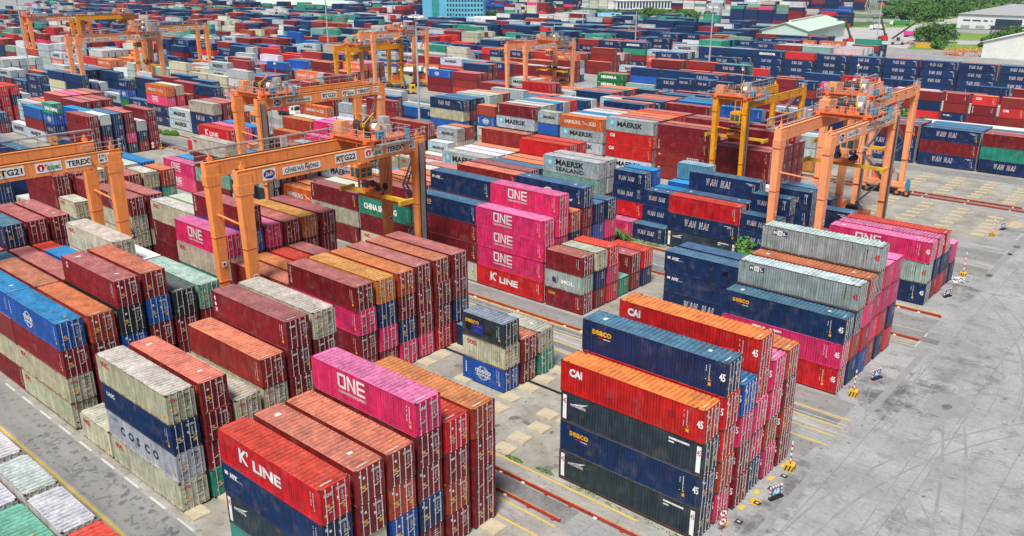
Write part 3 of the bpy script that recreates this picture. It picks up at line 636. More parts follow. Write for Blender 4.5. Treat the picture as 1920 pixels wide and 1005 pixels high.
# (block, x of the door end, length ft, rows 0..5 (tiers bottom to top), tier height, phrase)
BAYS = [
 ('T', -75.8, 20, '- / b W / b w / b W', 2.88, 'covered row on the left edge beside the yellow line, farthest'),
 ('T', -69.1, 20, '- / b W / b W / b W', 2.88, 'covered row on the left edge beside the yellow line, third'),
 ('T', -62.4, 20, '- / b W / b W / b W', 2.88, 'covered row on the left edge beside the yellow line, second'),
 ('T', -55.7, 20, '- / b t / b t / b W', 2.88, 'covered row in the bottom left corner, rusty white front'),
 ('T', -49.1, 20, '- / b t / b w / b r', 2.88, 'covered row at the bottom edge beside the yellow line'),
 ('A', -39.8, 40, 't lg ny rk / ? wo m M / m b o M / m n m m p1 / m o mt r / m m m o', 2.72, 'front centre stacks lettered K LINE'),
 ('A', -59.5, 40, 'wo gc nu wo / t m m M / m wo wo / m m wo M / m m m mt mt / m m m mt wo', 2.7, 'stacks with the COSCO lettering'),
 ('A', -72.2, 20, 'wo / - / - / - / - / -', 2.7, 'single short stack on the road edge'),
 ('A', -79.6, 40, 'wo wo m bc / m m mt o / m m b k mS / m m m b M / m m m k / m m m h', 2.8, 'stacks with the bright blue globe container'),
 ('A', -92.1, 40, 'm wo m b / m m m M / m m m m / m m m b / m m m w wo / m m m W', 2.8, 'left edge stacks beyond the blue globe container'),
 ('A', -104.4, 40, '- / m m / m m n / m m m / m m r / m w', 2.85, 'low stacks at the left edge behind the pink-roofed rows'),
 ('A', -116.8, 40, '- / - / m m m / ? m m n / m m m mt / m m m m', 2.9, 'left edge stacks under crane RTG21'),
 ('B', -25.4, 45, 'dl ns dl ra / p o r r ns / m m p b / n p p r ra / p o p p / m o m o', 2.88, 'front right stacks of forty-five-foot boxes'),
 ('B', -53.2, 20, '- / - / - / bc wo ds / m M / t wo', 2.62, 'small stacks in the middle of the open ground'),
 ('B', -60.0, 20, '- / - / - / - / - / n', 2.62, 'short stacks beside the six maroon roofs'),
 ('B', -66.3, 40, 'm mt p1 mi / mt p n y / p n m o / p mt m m / r m m M / m n m m', 2.8, 'centre stacks with six maroon roofs'),
 ('B', -78.8, 40, 'm mi M / m m o / m m r / m m m / - / -', 2.85, 'stacks between the near legs of crane RTG22'),
 ('B', -91.4, 40, 'm t wo p1 / m m m b mi / m b m p / m m M m / m m m y / m m mt m', 2.92, 'stacks left of crane RTG22 topped by the pink container'),
 ('B', -103.7, 40, '- / m m mi wo / m b m wo / m b m / m m m / m m', 2.9, 'stacks with the white roof left of crane RTG22'),
 ('B', -122.6, 40, '- / m wo wo m / m wo m mt / ? t M / b wo / t M', 2.62, 'stacks between the legs of crane RTG21'),
 ('B', -134.8, 20, 't t wo / m m m m / m t M / m m b m / m b b wo / m t t o', 2.76, 'short stacks under the beam of crane RTG21'),
 ('B', -141.3, 40, 'm m m m / m m m m / m m m w / m w w w / m m m w / m m m b', 2.85, 'tall maroon wall left of crane RTG21 far legs'),
 ('B', -153.8, 20, 'm wo / m m / m m / - / - / -', 2.6, 'short stacks at the left edge beyond RTG21'),
 ('C', -26.4, 45, 'rk p1 ns / n o n l1 / b r p ko / o p p k l1 / n r p p / r n p p', 2.86, 'right stacks topped by the pale green boxes'),
 ('C', -40.7, 40, '- / - / - / nw ny ny / m m n / -', 2.75, 'navy stacks left of the pale green boxes'),
 ('C', -59.9, 20, 'mx l2 m / m n wo / r p r / t / m m / n r', 2.6, 'short stacks beside the K LINE wall'),
 ('C', -66.4, 40, 'rk p1 p1 p1 / m p p p p1 / m m n o / m m m m nc / m m b n / m m p n', 2.86, 'pink centre wall'),
 ('C', -78.5, 40, 'wo m m ns / m n m m ny / m m m m / m m m m M / m m m m m / m m m n', 2.86, 'stacks right of crane RTG22 far legs'),
 ('C', -92.2, 40, 'wo m tc mu / m m m o / m m m M / m m m o / m m wo wo / m m m m', 2.86, 'stacks with the green CHINA SHIPPING box'),
 ('C', -105.0, 40, 'm wo mi / m m w / m m M / m m m / m w w / m m b', 2.9, 'stacks behind crane RTG22 beam'),
 ('C', -117.4, 40, '- / m oh / m o / m m / m gm gm / m m', 2.9, 'stacks with the orange box beside the crane RTG22 leg'),
 ('C', -130.1, 40, 'gm dp gm / r m m / m m r / m m g / m m m m / m gm gm gm', 2.62, 'stacks behind the near legs of crane RTG22'),
 ('C', -143.0, 40, 'm hz m wo / m m M / m m b / m m m / m m M / - ', 2.95, 'stacks topped by the cream box left of crane RTG22'),
 ('C', -155.6, 40, 'p1 p1 / m b / m m r / m m m rk / m m m p / m m m b', 2.9, 'stacks with the two pink boxes left of crane RTG22'),
 ('C', -205.2, 40, 'm m m m / m m n g / n n n n / d p m m / ? n g / m m m m', 2.48, 'left block beyond the cross road, door-end stacks'),
 ('C', -218.6, 20, 'n / - / - / - / - / -', 2.5, 'left block beyond the cross road'),
 ('C', -214.6, 40, '- / n n b b / - / - / - / -', 2.5, 'left block behind the maroon pair'),
 ('C', -222.8, 40, '- / - / m m m m / m n m m / m m m m / m m m', 2.75, 'left block second bay'),
 ('C', -226.5, 20, 'ys nw bc tc / - / - / - / - / -', 2.7, 'left block front corner'),
 ('C', -234.6, 40, 'gm m b / m m m / m m m M / m m m p / m m m M / m m m m', 2.85, 'left block third bay'),
 ('C', -247.0, 40, 'gm / m gm gm / m m o / m m o / m w w / m m bf', 2.85, 'left edge of the left block'),
 ('D', -27.2, 45, 'ns l1 p1 / ? n p / r n r / m n / n p / -', 2.9, 'right pink roofed stacks beyond the pale green boxes'),
 ('D', -40.8, 40, '- / ? mi / ? m / m n nw / n n / -', 2.8, 'stacks under crane RTG24 near legs'),
 ('D', -46.4, 20, '- / - / m m n nw / m m nw nw / - / m n n', 2.8, 'short stacks between the legs of crane RTG24'),
 ('D', -48.3, 20, 'w nw nw / m m n nw / - / - / - / -', 2.6, 'short navy stacks left of crane RTG24'),
 ('D', -54.8, 40, 'dl nw r / m m nw / m m nw nw / m m n / - / m n W', 2.86, 'navy and red stacks behind the small tree'),
 ('D', -66.4, 20, '- / - / - / m n b / m m n u / m n', 2.8, 'short stacks behind the big navy box'),
 ('D', -67.6, 20, 'nw / nw nw nw / n nw b / - / - / -', 2.6, 'short navy stacks beside the palm bush'),
 ('D', -74.0, 40, 'p1 / - / - / - / - / -', 2.6, 'single pink box behind the palm bush'),
 ('D', -73.8, 20, '- / m r nw nw / m m u b / m p / - / -', 2.6, 'short stacks beside the grey SEALAND wall'),
 ('D', -81.0, 40, 'm m h gs / m m gm gm / m m w / m w / m m / m W', 2.9, 'wall with the rusty SEALAND box'),
 ('D', -93.7, 40, 'm m n / m m o / m m M / m m m r / m m r r / m m r', 2.92, 'low roofs behind the navy swoosh box'),
 ('D', -106.7, 40, 'm m gm / m m W / m m W / m m M / m m o M / m m m', 2.95, 'roofs of three white boxes'),
 ('D', -119.5, 40, 'm wo / m m / m w / m m / m m / m n', 2.9, 'low stacks behind the lamp post'),
 ('D', -125.9, 20, '- / - / m m / m b gm / m n wo gm / m m w o', 2.65, 'short stacks beside the lamp post'),
 ('D', -132.2, 40, 'm wo / m m M / m m n / m m m M / m m y / m m r', 2.85, 'stacks behind crane RTG22 machinery'),
 ('D', -156.7, 40, '- / m p / m m p / m m p1 / m w W / -', 2.85, 'pink topped stacks behind the crane RTG22 beam'),
 ('D', -169.2, 40, '- / m o / m m o / m m w / - / -', 2.7, 'orange topped stacks behind the crane RTG22 beam'),
 ('D', -206.6, 40, 'nw nw wo / m m m / m m m / m m / - / -', 3.0, 'cream topped stacks left of crane RTG23'),
 ('D', -219.2, 40, 'gm gm / m m / m m / m m m n / m n g / m m m', 2.85, 'stacks with the pair of grey boxes left of crane RTG23'),
 ('D', -231.8, 40, 'nw nw p1 oh / m r r wo / m m m / m m m m / m g / m m m n', 2.85, 'stacks with the pink and orange boxes far left'),
 ('D', -244.4, 40, 'n nw / m n n n / n n b / m m m m / m g / m n n n', 3.0, 'navy stacks far left'),
 ('D', -256.8, 20, 'r G bc nw / n n n / b b b / - / m n n / -', 2.75, 'short colourful stacks far left'),
 ('E', -68.6, 40, 'm m m / m m m / m m m m / m m mi / m m m m / m m m', 2.95, 'maroon stacks behind the yellow crane'),
 ('E', -82.2, 40, 'mz2 mz2 mi m / m m M M / m m m / m m m / m m m m / m m m m', 2.9, 'tall maroon wall left of the yellow crane'),
 ('E', -95.4, 40, 'gm ra ra gm / m m m m / m m M M / m o m o / m m m r / m m m m', 2.92, 'wall with the two red boxes between grey ones'),
 ('E', -108.5, 40, 'y gm gm oh / m m m gm / m m m b / m m m W / m m m w / m m m m', 2.7, 'wall with the orange HAMBURG box'),
 ('E', -121.3, 20, 'o m b gm / m m m / - / - / - / -', 2.75, 'short stacks between two grey walls'),
 ('E', -128.4, 40, 'm dp gm mi / m m m gs / m m m w / m m m b / m m w wo / m m m r', 2.88, 'wall with the green-grey box and grey box above'),
 ('E', -141.3, 20, 'wo wo bc o / m m m / - / - / - / -', 2.62, 'short stacks with the small globe box'),
 ('E', -150.8, 40, '- / - / - / m gm gm gm / m m m w / m m m M', 2.85, 'wall of stacked grey boxes behind the lamp post'),
 ('E', -176.0, 40, '- / - / - / - / m w / gm nw', 3.0, 'pair of boxes by the open yard road'),
 ('E', -184.6, 40, '- / m mz / m m n / - / - / -', 2.75, 'dark red stacks behind crane RTG23 far legs'),
 ('E', -211.5, 40, 'oh / m m / m g m / m m m m / m p m / m m', 2.9, 'orange box behind crane RTG23 signs'),
 ('E', -215.2, 40, '- / - / - / m m m gm / - / -', 2.85, 'grey box above crane RTG23'),
 ('E', -227.5, 40, '- / m m / n n m / m m m oh / m n n / m m m', 2.85, 'orange box above crane RTG23'),
 ('E', -252.0, 40, 'm m / m b m / n n b / b m m / m n nw / m m', 2.85, 'mixed stacks above crane RTG23 machinery'),
 ('E', -259.9, 40, '- / m nw o / - / - / - / -', 2.85, 'orange topped pair above crane RTG23'),
 ('E', -273.4, 40, '- / bf r gm gm / m n m / w gm gm / m m m m / m m gm', 2.9, 'grey and red stacks far left'),
 ('E', -286.0, 40, '- / m nw wo / m m gm / m gm gm / m m / m m n', 2.9, 'grey box run far left'),
 ('E', -299.2, 40, '- / m p1 mz / m m m / m gm gm / m gm gm / m m', 2.9, 'dark red topped pair far left'),
 ('F', -70.2, 40, '- / ys gm gs / m G W / m m n / m m / n n', 2.6, 'stacks with the orange SAMUDERA box'),
 ('F', -86.0, 40, '- / - / m w gm / m m n b / m n n / b n', 2.85, 'grey box behind the yellow crane cab'),
 ('F', -98.4, 40, '- / - / m m m m / m m w / m m n b / m b b n', 2.8, 'white roofed maroon stack left of the yellow crane'),
 ('F', -111.5, 40, '- / - / n n m nw / m m m m / m m m M / m m m m', 2.8, 'navy box row behind the white roofs'),
 ('F', -124.5, 20, '- / - / m m m gm / m m m m / - / -', 2.7, 'short grey box behind the white roofs'),
 ('G', -43.2, 40, 'nw m nw / n m n / m m n / m m n / - / -', 2.87, 'navy and maroon trio at the right edge road'),
 ('G', -30.4, 40, 'nw t m / n n m / m m n / - / - / -', 2.87, 'trio with the mint box at the right edge'),
 ('G', -56.4, 40, 'nw nw m / n m n / n m m / m m n / - / -', 2.87, 'navy trio behind crane RTG24 far legs'),
 ('G', -69.6, 40, 'nw m n / m m n / m n n / - / - / -', 2.87, 'navy stacks behind crane RTG24'),
]
# ---------------------------------------------------------------- expand the yard table into boxes
ORD = ['first', 'second', 'third', 'fourth', 'fifth', 'sixth']
RR = random.Random(11)
def pick(pal): return RR.choice(pal)
MIXED = 'm m m M M o r n n b w g g W t h m M p gm gm OH nw nw n n'.split()
NAVY = 'nw nw nw nw nw n n nw m M W t gm'.split()
REDS = 'm m M M o r m M n ny w'.split()
boxes = []; occ = []
def add_stack(x1, y0, Lft, toks, h, bay=None, row=0, side=True):
    if bay is None and (x1*math.cos(1.05) + y0*math.sin(1.05) < -170 or -x1 > 4.6*y0 + 160): return   # far outside any view of the yard
    L = FT[Lft]; z = 0.16; x0 = x1 - L
    for i, tk in enumerate(toks):
        t = norm(pick(['m', 'M', 'm', 'o']) if tk == '?' else tk)
        hh = h if len(toks) == 1 else h + (0.0 if i % 2 else 0.0)
        boxes.append(dict(x0=x0, y0=y0, z0=z, L=L, h=hh, tok=t, top=(i == len(toks)-1), bay=bay, row=row, tier=i, n=len(toks), id=len(boxes)))
        z += hh + 0.012
    occ.append((x0, x1, y0, y0 + CW, z))
BAYR = {}
for bk, x1, Lft, rows, h, phrase in BAYS:
    sh = 0.03*max(0.0, -x1 - 150) if bk in 'CDE' and x1 < -190 else 0.0
    for k, row in enumerate(rows.split('/')):
        row = row.strip()
        if row == '-' or not row: continue
        x1b = x1
        if bk == 'A' and x1 == -79.6 and k == 0: x1b = -79.9
        add_stack(x1b + 0.08*((k*7) % 3 - 1), BL[bk] + sh + k*PITCH, Lft, row.split(), h - 0.012, phrase, k)
def free(x0, x1, y0, y1):
    for a, b, c, d, z in occ:
        if x0 < b and x1 > a and y0 < d and y1 > c: return False
    return True
# places kept clear: roads, sheds, trees, open yard (x0, x1, y0, y1)
CLEAR = [(-214, -160, 60, 112), (-262, -222, 176, 236), (-222, -190, 176, 219), (-222, -160, 236, 249), (-205, -150, 136, 153), (-196, -160, 112, 136), (-280, -245, 226, 248), (-204, -196, 268, 330),
         (-92, -56, 228, 253), (-80, -30, 234, 256), (-400, -372, 120, 150), (-236, -60, 478, 640), (-480, -405, 488, 700), (-255, -215, 428, 452), (-128, 60, 386, 900), (-66, 10, 233, 256),
         (-96, -56, 233, 256), (-540, -440, 455, 545), (-860, -680, 505, 600), (-420, -236, 560, 700)]
def clear(x0, x1, y0, y1):
    for a, b, c, d in CLEAR:
        if x0 < b and x1 > a and y0 < d and y1 > c: return False
    return True
def run(y0, xa, xb, pal, nmin, nmax, rows=6, h=2.72, L=40, dens=0.9):
    x1 = xb; tone = RR.choice(pal)
    while x1 - 12.2 > xa:
        Lf = 20 if RR.random() < 0.08 else L; Lm = FT[Lf]
        base = RR.randint(nmin, nmax); tone = RR.choice(pal) if RR.random() < 0.55 else tone
        for k in range(rows):
            y = y0 + k*PITCH
            if RR.random() > dens: continue
            n = max(1, min(nmax, base + RR.choice((-1, 0, 0, 0, 1))))
            if not free(x1 - Lm, x1, y, y + CW) or not clear(x1 - Lm, x1, y, y + CW): continue
            add_stack(x1, y, Lf, [pick(pal) if RR.random() < 0.42 else tone for _ in range(n)], h)
        x1 -= Lm + (0.9 if Lf == 40 else 0.4)
# remembered stacks of the middle distance, seen clearly one by one
def row_of(y0, x1, specs, h, L=40, gap=0.95):
    for s in specs:
        if s != '-':
            for k, rw in enumerate(s.split('/')):
                if rw.strip() not in ('-', ''): add_stack(x1, y0 + k*PITCH, L, rw.split(), h)
        x1 -= FT[L] + gap
row_of(258.0, -29.8, ['? m m M', '? ra ny M', '? M ra M', '? m mi ra', '? ny M mi', '? r n M', '? W M p1', '- / n n', 'n n b / m m', '? m m p1', '? ny M ny', '? m m m', '? m M ny', 'n m m n', 'n nw nw', 'n nw nw / n n n', 'n n nw'], 2.62, 20, 1.0)
row_of(270.5, -126, ['- / n nw nw', 'nw nw nw / m n m', 'nw nw / nw nw n', 'h / M b n / n nw', 'Gh Gh / m M'], 2.75)
row_of(221.5, -168.5, ['n gm / m w / m m / n OH', 'n m gm / m m wo / m m OH / g g', 'm m / m m / m n', 'r M m / m m M / m m o n / m m m m', 'm m bc / m m / m n m'], 2.62)
row_of(250.0, -190.5, ['p1 OH m / n n h', 'm m m / n b W', 'm m nw / m n mi', 'gm u u / m r r', 'gm r gm / m n W', 'gm OH m / m m m / n n nw', 'm p1 gm / m m g / m nw m', 'g bf gm / g g m / m n n', 'm n b / m m nw', 'm n m / W m n', 'n b nw / m gm gm'], 2.85)
row_of(277.0, -205.5, ['m m m OH / n W gm', 'm n nw R / m m b', 'm m n O / n nw nw', 'm m m R / m n W', 'n n nw / m n nw', 'n nw nw / n M n'], 2.7)
row_of(270.5, -45, ['- / - / m W / m m', '- / - / m w / m n m', '- / - / n W / m m W', '- / m m / m W W', '- / - / m M / r r', '- / - / m r / m M'], 2.75)
row_of(299.0, -30, ['n m / n m', 'm n m / m n', 'n m n', 'm r', 'm w n', 'm n r / - / n h', 'm b n', 'm m / - / n M', 'm W r / n n', 'm m gm / m m', 'm r r / m g', 'm r / G', 'm gm / m'], 2.75)
row_of(340.0, -16.3, ['n n nw nw / n n n','n n nw nw / n n n n', 'nw nw m nw / n nw n n', 'nw nw nw nw / n n n n', 'nw nw nw nw / n n n m', 'n nw nw nw / n nw n n', 'nw nw nw nw / m n n r', 'nw nw nw nw / n n n n', 'n nw nw nw / n n n m', 'nw nw nw r / n n n n', 'n nw nw nk / n n n n', 'm n nw n / n n gm gm', 'n nw nw n / n M gm gm', 'gm nw gm gm / m n m W', 'r OH gm / m M W', 'nw m t nk / t n n n', 't nw nw nw / n n nw OH', 'gm M nw M / n n m n', 'n nw m nw / m W n', 'n h nw M / n n n M', 'm m nw nw / n n n t'], 2.78)
row_of(372.0, -62, ['gm gm', 'n nw M', 'm m r', 'm m M', 'n n M', 'M M r', 'm h gm h', 'nw n n M', 'm M OH', 'n n W', 'm m gm', 'm M r'], 2.75)
for y0 in (27.1, 51.8): run(y0, -900, -168, MIXED, 2, 4)
run(83.3, -900, -258, MIXED, 2, 4); run(83.3, -204, -100, REDS, 1, 2, 5, dens=0.0)
run(116.3, -950, -268, MIXED, 2, 4); run(156.9, -1000, -100, MIXED, 2, 4); run(181, -1050, -100, MIXED, 2, 4)
run(209, -1100, -262, NAVY + MIXED + MIXED, 2, 4); run(209, -210, -84, REDS + ['nw', 'gm'], 2, 3, dens=0.8); run(237, -1100, -262, NAVY + MIXED, 2, 4); run(237, -176, -130, ['nw', 'm', 'n', 't'], 1, 2, 4); run(270, -1150, -135, MIXED + NAVY, 2, 4); run(305, -1200, -150, MIXED + NAVY, 2, 4)
run(340, -1300, -220, NAVY + MIXED, 3, 4); run(372, -1300, -128, NAVY + ['W', 't', 'M'], 2, 4); run(400, -1350, -135, NAVY + ['M', 'o', 'r', 'OH', 'h'], 3, 4)
run(430, -1400, -140, NAVY + ['M', 'r', 'W'], 3, 4); run(462, -1450, -232, NAVY + ['M', 'o'], 3, 5); run(495, -1500, -238, NAVY, 3, 5)
run(530, -1500, -245, NAVY, 3, 5); run(565, -1500, -560, NAVY + MIXED, 3, 5); run(600, -1500, -600, NAVY, 3, 5)
run(650, -1600, -560, NAVY + MIXED, 3, 5); run(700, -1600, -560, NAVY + MIXED, 3, 6); run(745, -1600, -560, MIXED, 4, 6); run(790, -1600, -600, MIXED + ['W', 'w', 'g'], 3, 6)
run(842, -700, -570, ['W', 'w', 'g', 'g'], 5, 7, 3, dens=1.0); run(700, -360, -252, MIXED, 3, 5, 3); run(738, -400, -268, MIXED + ['W', 'w', 'W'], 4, 6, 4); run(785, -470, -295, MIXED + ['m', 'm', 'M', 'W'], 5, 7, 5)
run(850, -400, -318, MIXED, 5, 7, 5); run(925, -620, -380, NAVY + ['r'], 5, 7, 6); run(860, -1600, -720, MIXED, 4, 6, 5); run(960, -1700, -640, MIXED, 4, 6, 6); run(1010, -640, -350, MIXED + NAVY, 5, 7, 6); run(1080, -1700, -400, MIXED, 5, 7, 5); run(1180, -1700, -380, MIXED, 5, 7, 5)

# ---------------------------------------------------------------- which boxes show largest in the photograph
RT = np.array(R3)
def project(P):
    q = (np.asarray(P, float) - np.array([0, 0, CAM_H])) @ RT
    return np.stack([960 - F_PX*q[..., 0]/q[..., 2], 502.5 + F_PX*q[..., 1]/q[..., 2], -q[..., 2]], -1)
def visible_area(bx, W=960, H=503):
    zb = np.full((H, W), 1e9, np.float32); idb = np.full((H, W), -1, np.int32)
    order = sorted(range(len(bx)), key=lambda i: (bx[i]['x0']**2 + bx[i]['y0']**2))
    for i in order:
        b = bx[i]; x0, x1 = b['x0'], b['x0']+b['L']; y0, y1 = b['y0'], b['y0']+CW; z0, z1 = b['z0'], b['z0']+b['h']
        for q in (((x0,y0,z0),(x1,y0,z0),(x1,y0,z1),(x0,y0,z1)), ((x1,y0,z0),(x1,y1,z0),(x1,y1,z1),(x1,y0,z1)), ((x0,y0,z1),(x1,y0,z1),(x1,y1,z1),(x0,y1,z1))):
            p = project(q)
            if (p[:, 2] < 1).any(): continue
            u = p[:, 0]*W/1920; v = p[:, 1]*H/1005
            a0, a1 = max(0, int(u.min())), min(W-1, int(u.max())+1); b0, b1 = max(0, int(v.min())), min(H-1, int(v.max())+1)
            if a0 >= a1 or b0 >= b1: continue
            U, V = np.meshgrid(np.arange(a0, a1)+0.5, np.arange(b0, b1)+0.5)
            ins = np.ones(U.shape, bool); sg = 0
            for k in range(4):
                k2 = (k+1) % 4; cr = (u[k2]-u[k])*(V-v[k]) - (v[k2]-v[k])*(U-u[k])
                if k == 0: sg = np.sign((u[1]-u[0])*(v[2]-v[0]) - (v[1]-v[0])*(u[2]-u[0])) or 1
                ins &= cr*sg >= 0
            if not ins.any(): continue
            A = np.stack([u, v, np.ones(4)], 1); co = np.linalg.lstsq(A, 1/p[:, 2], rcond=None)[0]
            dep = 1/np.maximum(1e-9, co[0]*U + co[1]*V + co[2])
            s = zb[b0:b1, a0:a1]; m = ins & (dep < s - 0.01)
            s[m] = dep[m]; idb[b0:b1, a0:a1][m] = i
    ids, n = np.unique(idb[idb >= 0], return_counts=True)
    ar = np.zeros(len(bx), int); ar[ids] = n; return ar
area = visible_area(boxes)
for b, a in zip(boxes, area): b['area'] = int(a)
rank = sorted(range(len(boxes)), key=lambda i: -boxes[i]['area'])
single = [i for i in rank if boxes[i]['area'] >= 12][:300]
single_set = set(single)

GROUPS = {'A': 'containers of the front stacks', 'B': 'containers of the front stacks'}
def color_word(tok): return PAL[tok[0]][2]
ART = {'1': 'with big white block capitals', 'k': 'with large white serif name', 'm': 'with black name and star', 's': 'with black two-line name and rust', 'o': 'with small red name', 'w': 'with white-edged name',
       'l': 'with small name box', 'g': 'with winged emblem', 'a': 'with small white name', 'y': 'with small flag name', 'H': 'with white two-word name', 'K': 'with bold white name', 'e': 'with white name'}
def make_label(b):
    tok = b['tok']; cw = color_word(tok); sz = {6: 'short', 12: 'long', 13: 'extra-long'}[int(b['L'])]
    tier = 'topmost' if b['top'] and b['n'] > 1 else ('bottom' if b['tier'] == 0 and b['n'] > 1 else ('only' if b['n'] == 1 else ORD[b['tier']]+'-tier'))
    row = 'front row' if b['row'] == 0 else ORD[b['row']] + ' row'
    if b['bay']: return f"{cw} {sz} container, {tier}, {row} of the {b['bay']}"
    p = project([(b['x0']+b['L']/2, b['y0'], b['z0']+b['h'])])[0]
    side = 'left' if p[0] < 640 else ('middle' if p[0] < 1280 else 'right')
    return f"{cw} {sz} container, {tier} in its stack, far yard, {side}"
used = {}
def clip_words(s, n=16): 
    w = s.split(); return ' '.join(w[:n])
for i in single:
    b = boxes[i]; s = clip_words(make_label(b))
    b['label'] = s; b['group'] = 'shipping containers stacked in the yard'
# far ones whose words coincide: tell them apart by what stands next to them, else by order
def nb_word(b, dx, dz):
    for o in boxes:
        if o is b or abs(o['y0']-b['y0']) > 0.6: continue
        if dz and abs(o['x0']-b['x0']) < 0.6 and abs(o['z0']-(b['z0']+dz*(b['h']+0.012))) < 0.4: return color_word(o['tok'])
        if dx and abs(o['z0']-b['z0']) < 0.5 and 0 < (o['x0']-b['x0'])*dx < 15: return color_word(o['tok'])
    return None
from collections import defaultdict
for rnd in range(3):
    gl = defaultdict(list)
    for i in single: gl[boxes[i]['label']].append(i)
    for s, l in gl.items():
        if len(l) < 2: continue
        l.sort(key=lambda i: project([(boxes[i]['x0'], boxes[i]['y0'], boxes[i]['z0'])])[0][0] + 0.001*i)
        for k, i in enumerate(l):
            b = boxes[i]
            if rnd == 0:
                u, dn = nb_word(b, 0, 1), nb_word(b, 0, -1)
                add = (f", {u} one above" if u else '') + (f", {dn} one below" if dn else '')
                b['label'] = clip_words(s + add, 16)
            elif rnd == 1:
                rt = nb_word(b, 1, 0); b['label'] = clip_words(s + (f", {rt} one to its right" if rt else ''), 16)
            else:
                base = s.split(); q = ['leftmost', 'second-from-left', 'third-from-left', 'fourth-from-left', 'fifth-from-left', 'sixth-from-left', 'seventh-from-left', 'eighth-from-left'][min(k, 7)]
                b['label'] = ' '.join(base[:15]) + ' ' + q
for i in single: build_container(boxes[i])

# ---------------------------------------------------------------- all the rest as one mass
# boxes hidden on every side are not needed
grid = set((round(b['x0']), round(b['y0']*2), round(b['z0'])) for b in boxes)
rest = [b for i, b in enumerate(boxes) if i not in single_set]
def mass_material():
    m, nt, N, Lk, B = new_mat('far_container_paint')
    at = N.new('ShaderNodeAttribute'); at.attribute_name = 'col'
    uv = N.new('ShaderNodeTexCoord'); v = uv.outputs['Object']
    sx = N.new('ShaderNodeSeparateXYZ'); Lk.new(uv.outputs['UV'], sx.inputs[0])
    # u runs in metres, v from 0 to 1 over the height of each face
    fr = mth(N, Lk, 'FRACT', mth(N, Lk, 'DIVIDE', sx.outputs[0], 0.3))
    wav = mth(N, Lk, 'ABSOLUTE', mth(N, Lk, 'SUBTRACT', fr, 0.5))
    n1 = noise(N, Lk, v, 0.35, 4, 0.65); n2 = noise(N, Lk, v, 1.0, 3, 0.6, (2.5, 2.5, 0.3))
    c = mixc(N, Lk, 1.0, at.outputs['Color'], mth(N, Lk, 'MULTIPLY', ramp(N, Lk, n1, 0.3, 0.75, 1.1, 0.78), ramp(N, Lk, n2, 0.35, 0.75, 1.05, 0.8)), 'MULTIPLY')
    n4 = noise(N, Lk, v, 1.3, 6, 0.75); c = mixc(N, Lk, ramp(N, Lk, n4, 0.66, 0.74, 0, 0.8), c, (0.13, 0.05, 0.02))
    Lk.new(c, B.inputs['Base Color']); B.inputs['Roughness'].default_value = 0.5; B.inputs['Specular IOR Level'].default_value = 0.3
    bp = N.new('ShaderNodeBump'); bp.inputs['Distance'].default_value = 0.05; bp.inputs['Strength'].default_value = 0.8; Lk.new(wav, bp.inputs['Height']); Lk.new(bp.outputs[0], B.inputs['Normal'])
    return m
M['mass'] = mass_material(); 
mm_, nt_, N_, L_, B_ = new_mat('far_container_marks'); a_ = N_.new('ShaderNodeAttribute'); a_.attribute_name = 'col'; L_.new(a_.outputs['Color'], B_.inputs['Base Color']); M['massmark'] = mm_
MATCOL = {'white_lettering': (0.74,)*3, 'white_paint': (0.8, 0.8, 0.78), 'black_paint': (0.012,)*3, 'red_lettering': (0.55, 0.012, 0.015), 'light_blue_lettering': (0.10, 0.50, 0.66), 'navy_lettering': (0.012, 0.03, 0.11),
          'yellow_sticker': (0.75, 0.38, 0.02), 'blue_motor_paint': (0.05, 0.26, 0.45), 'maroon_lettering': (0.3, 0.01, 0.02), 'blue_patch_paint': (0.01, 0.03, 0.3)}
V = []; Fv = []; FC = []; FU = []; FM = []; nv = 0
def quad(p, col, uv, mi=0):
    global nv
    V.extend(p); Fv.append((nv, nv+1, nv+2, nv+3)); FC.append(col); FU.append(uv); FM.append(mi); nv += 4
TXT = []
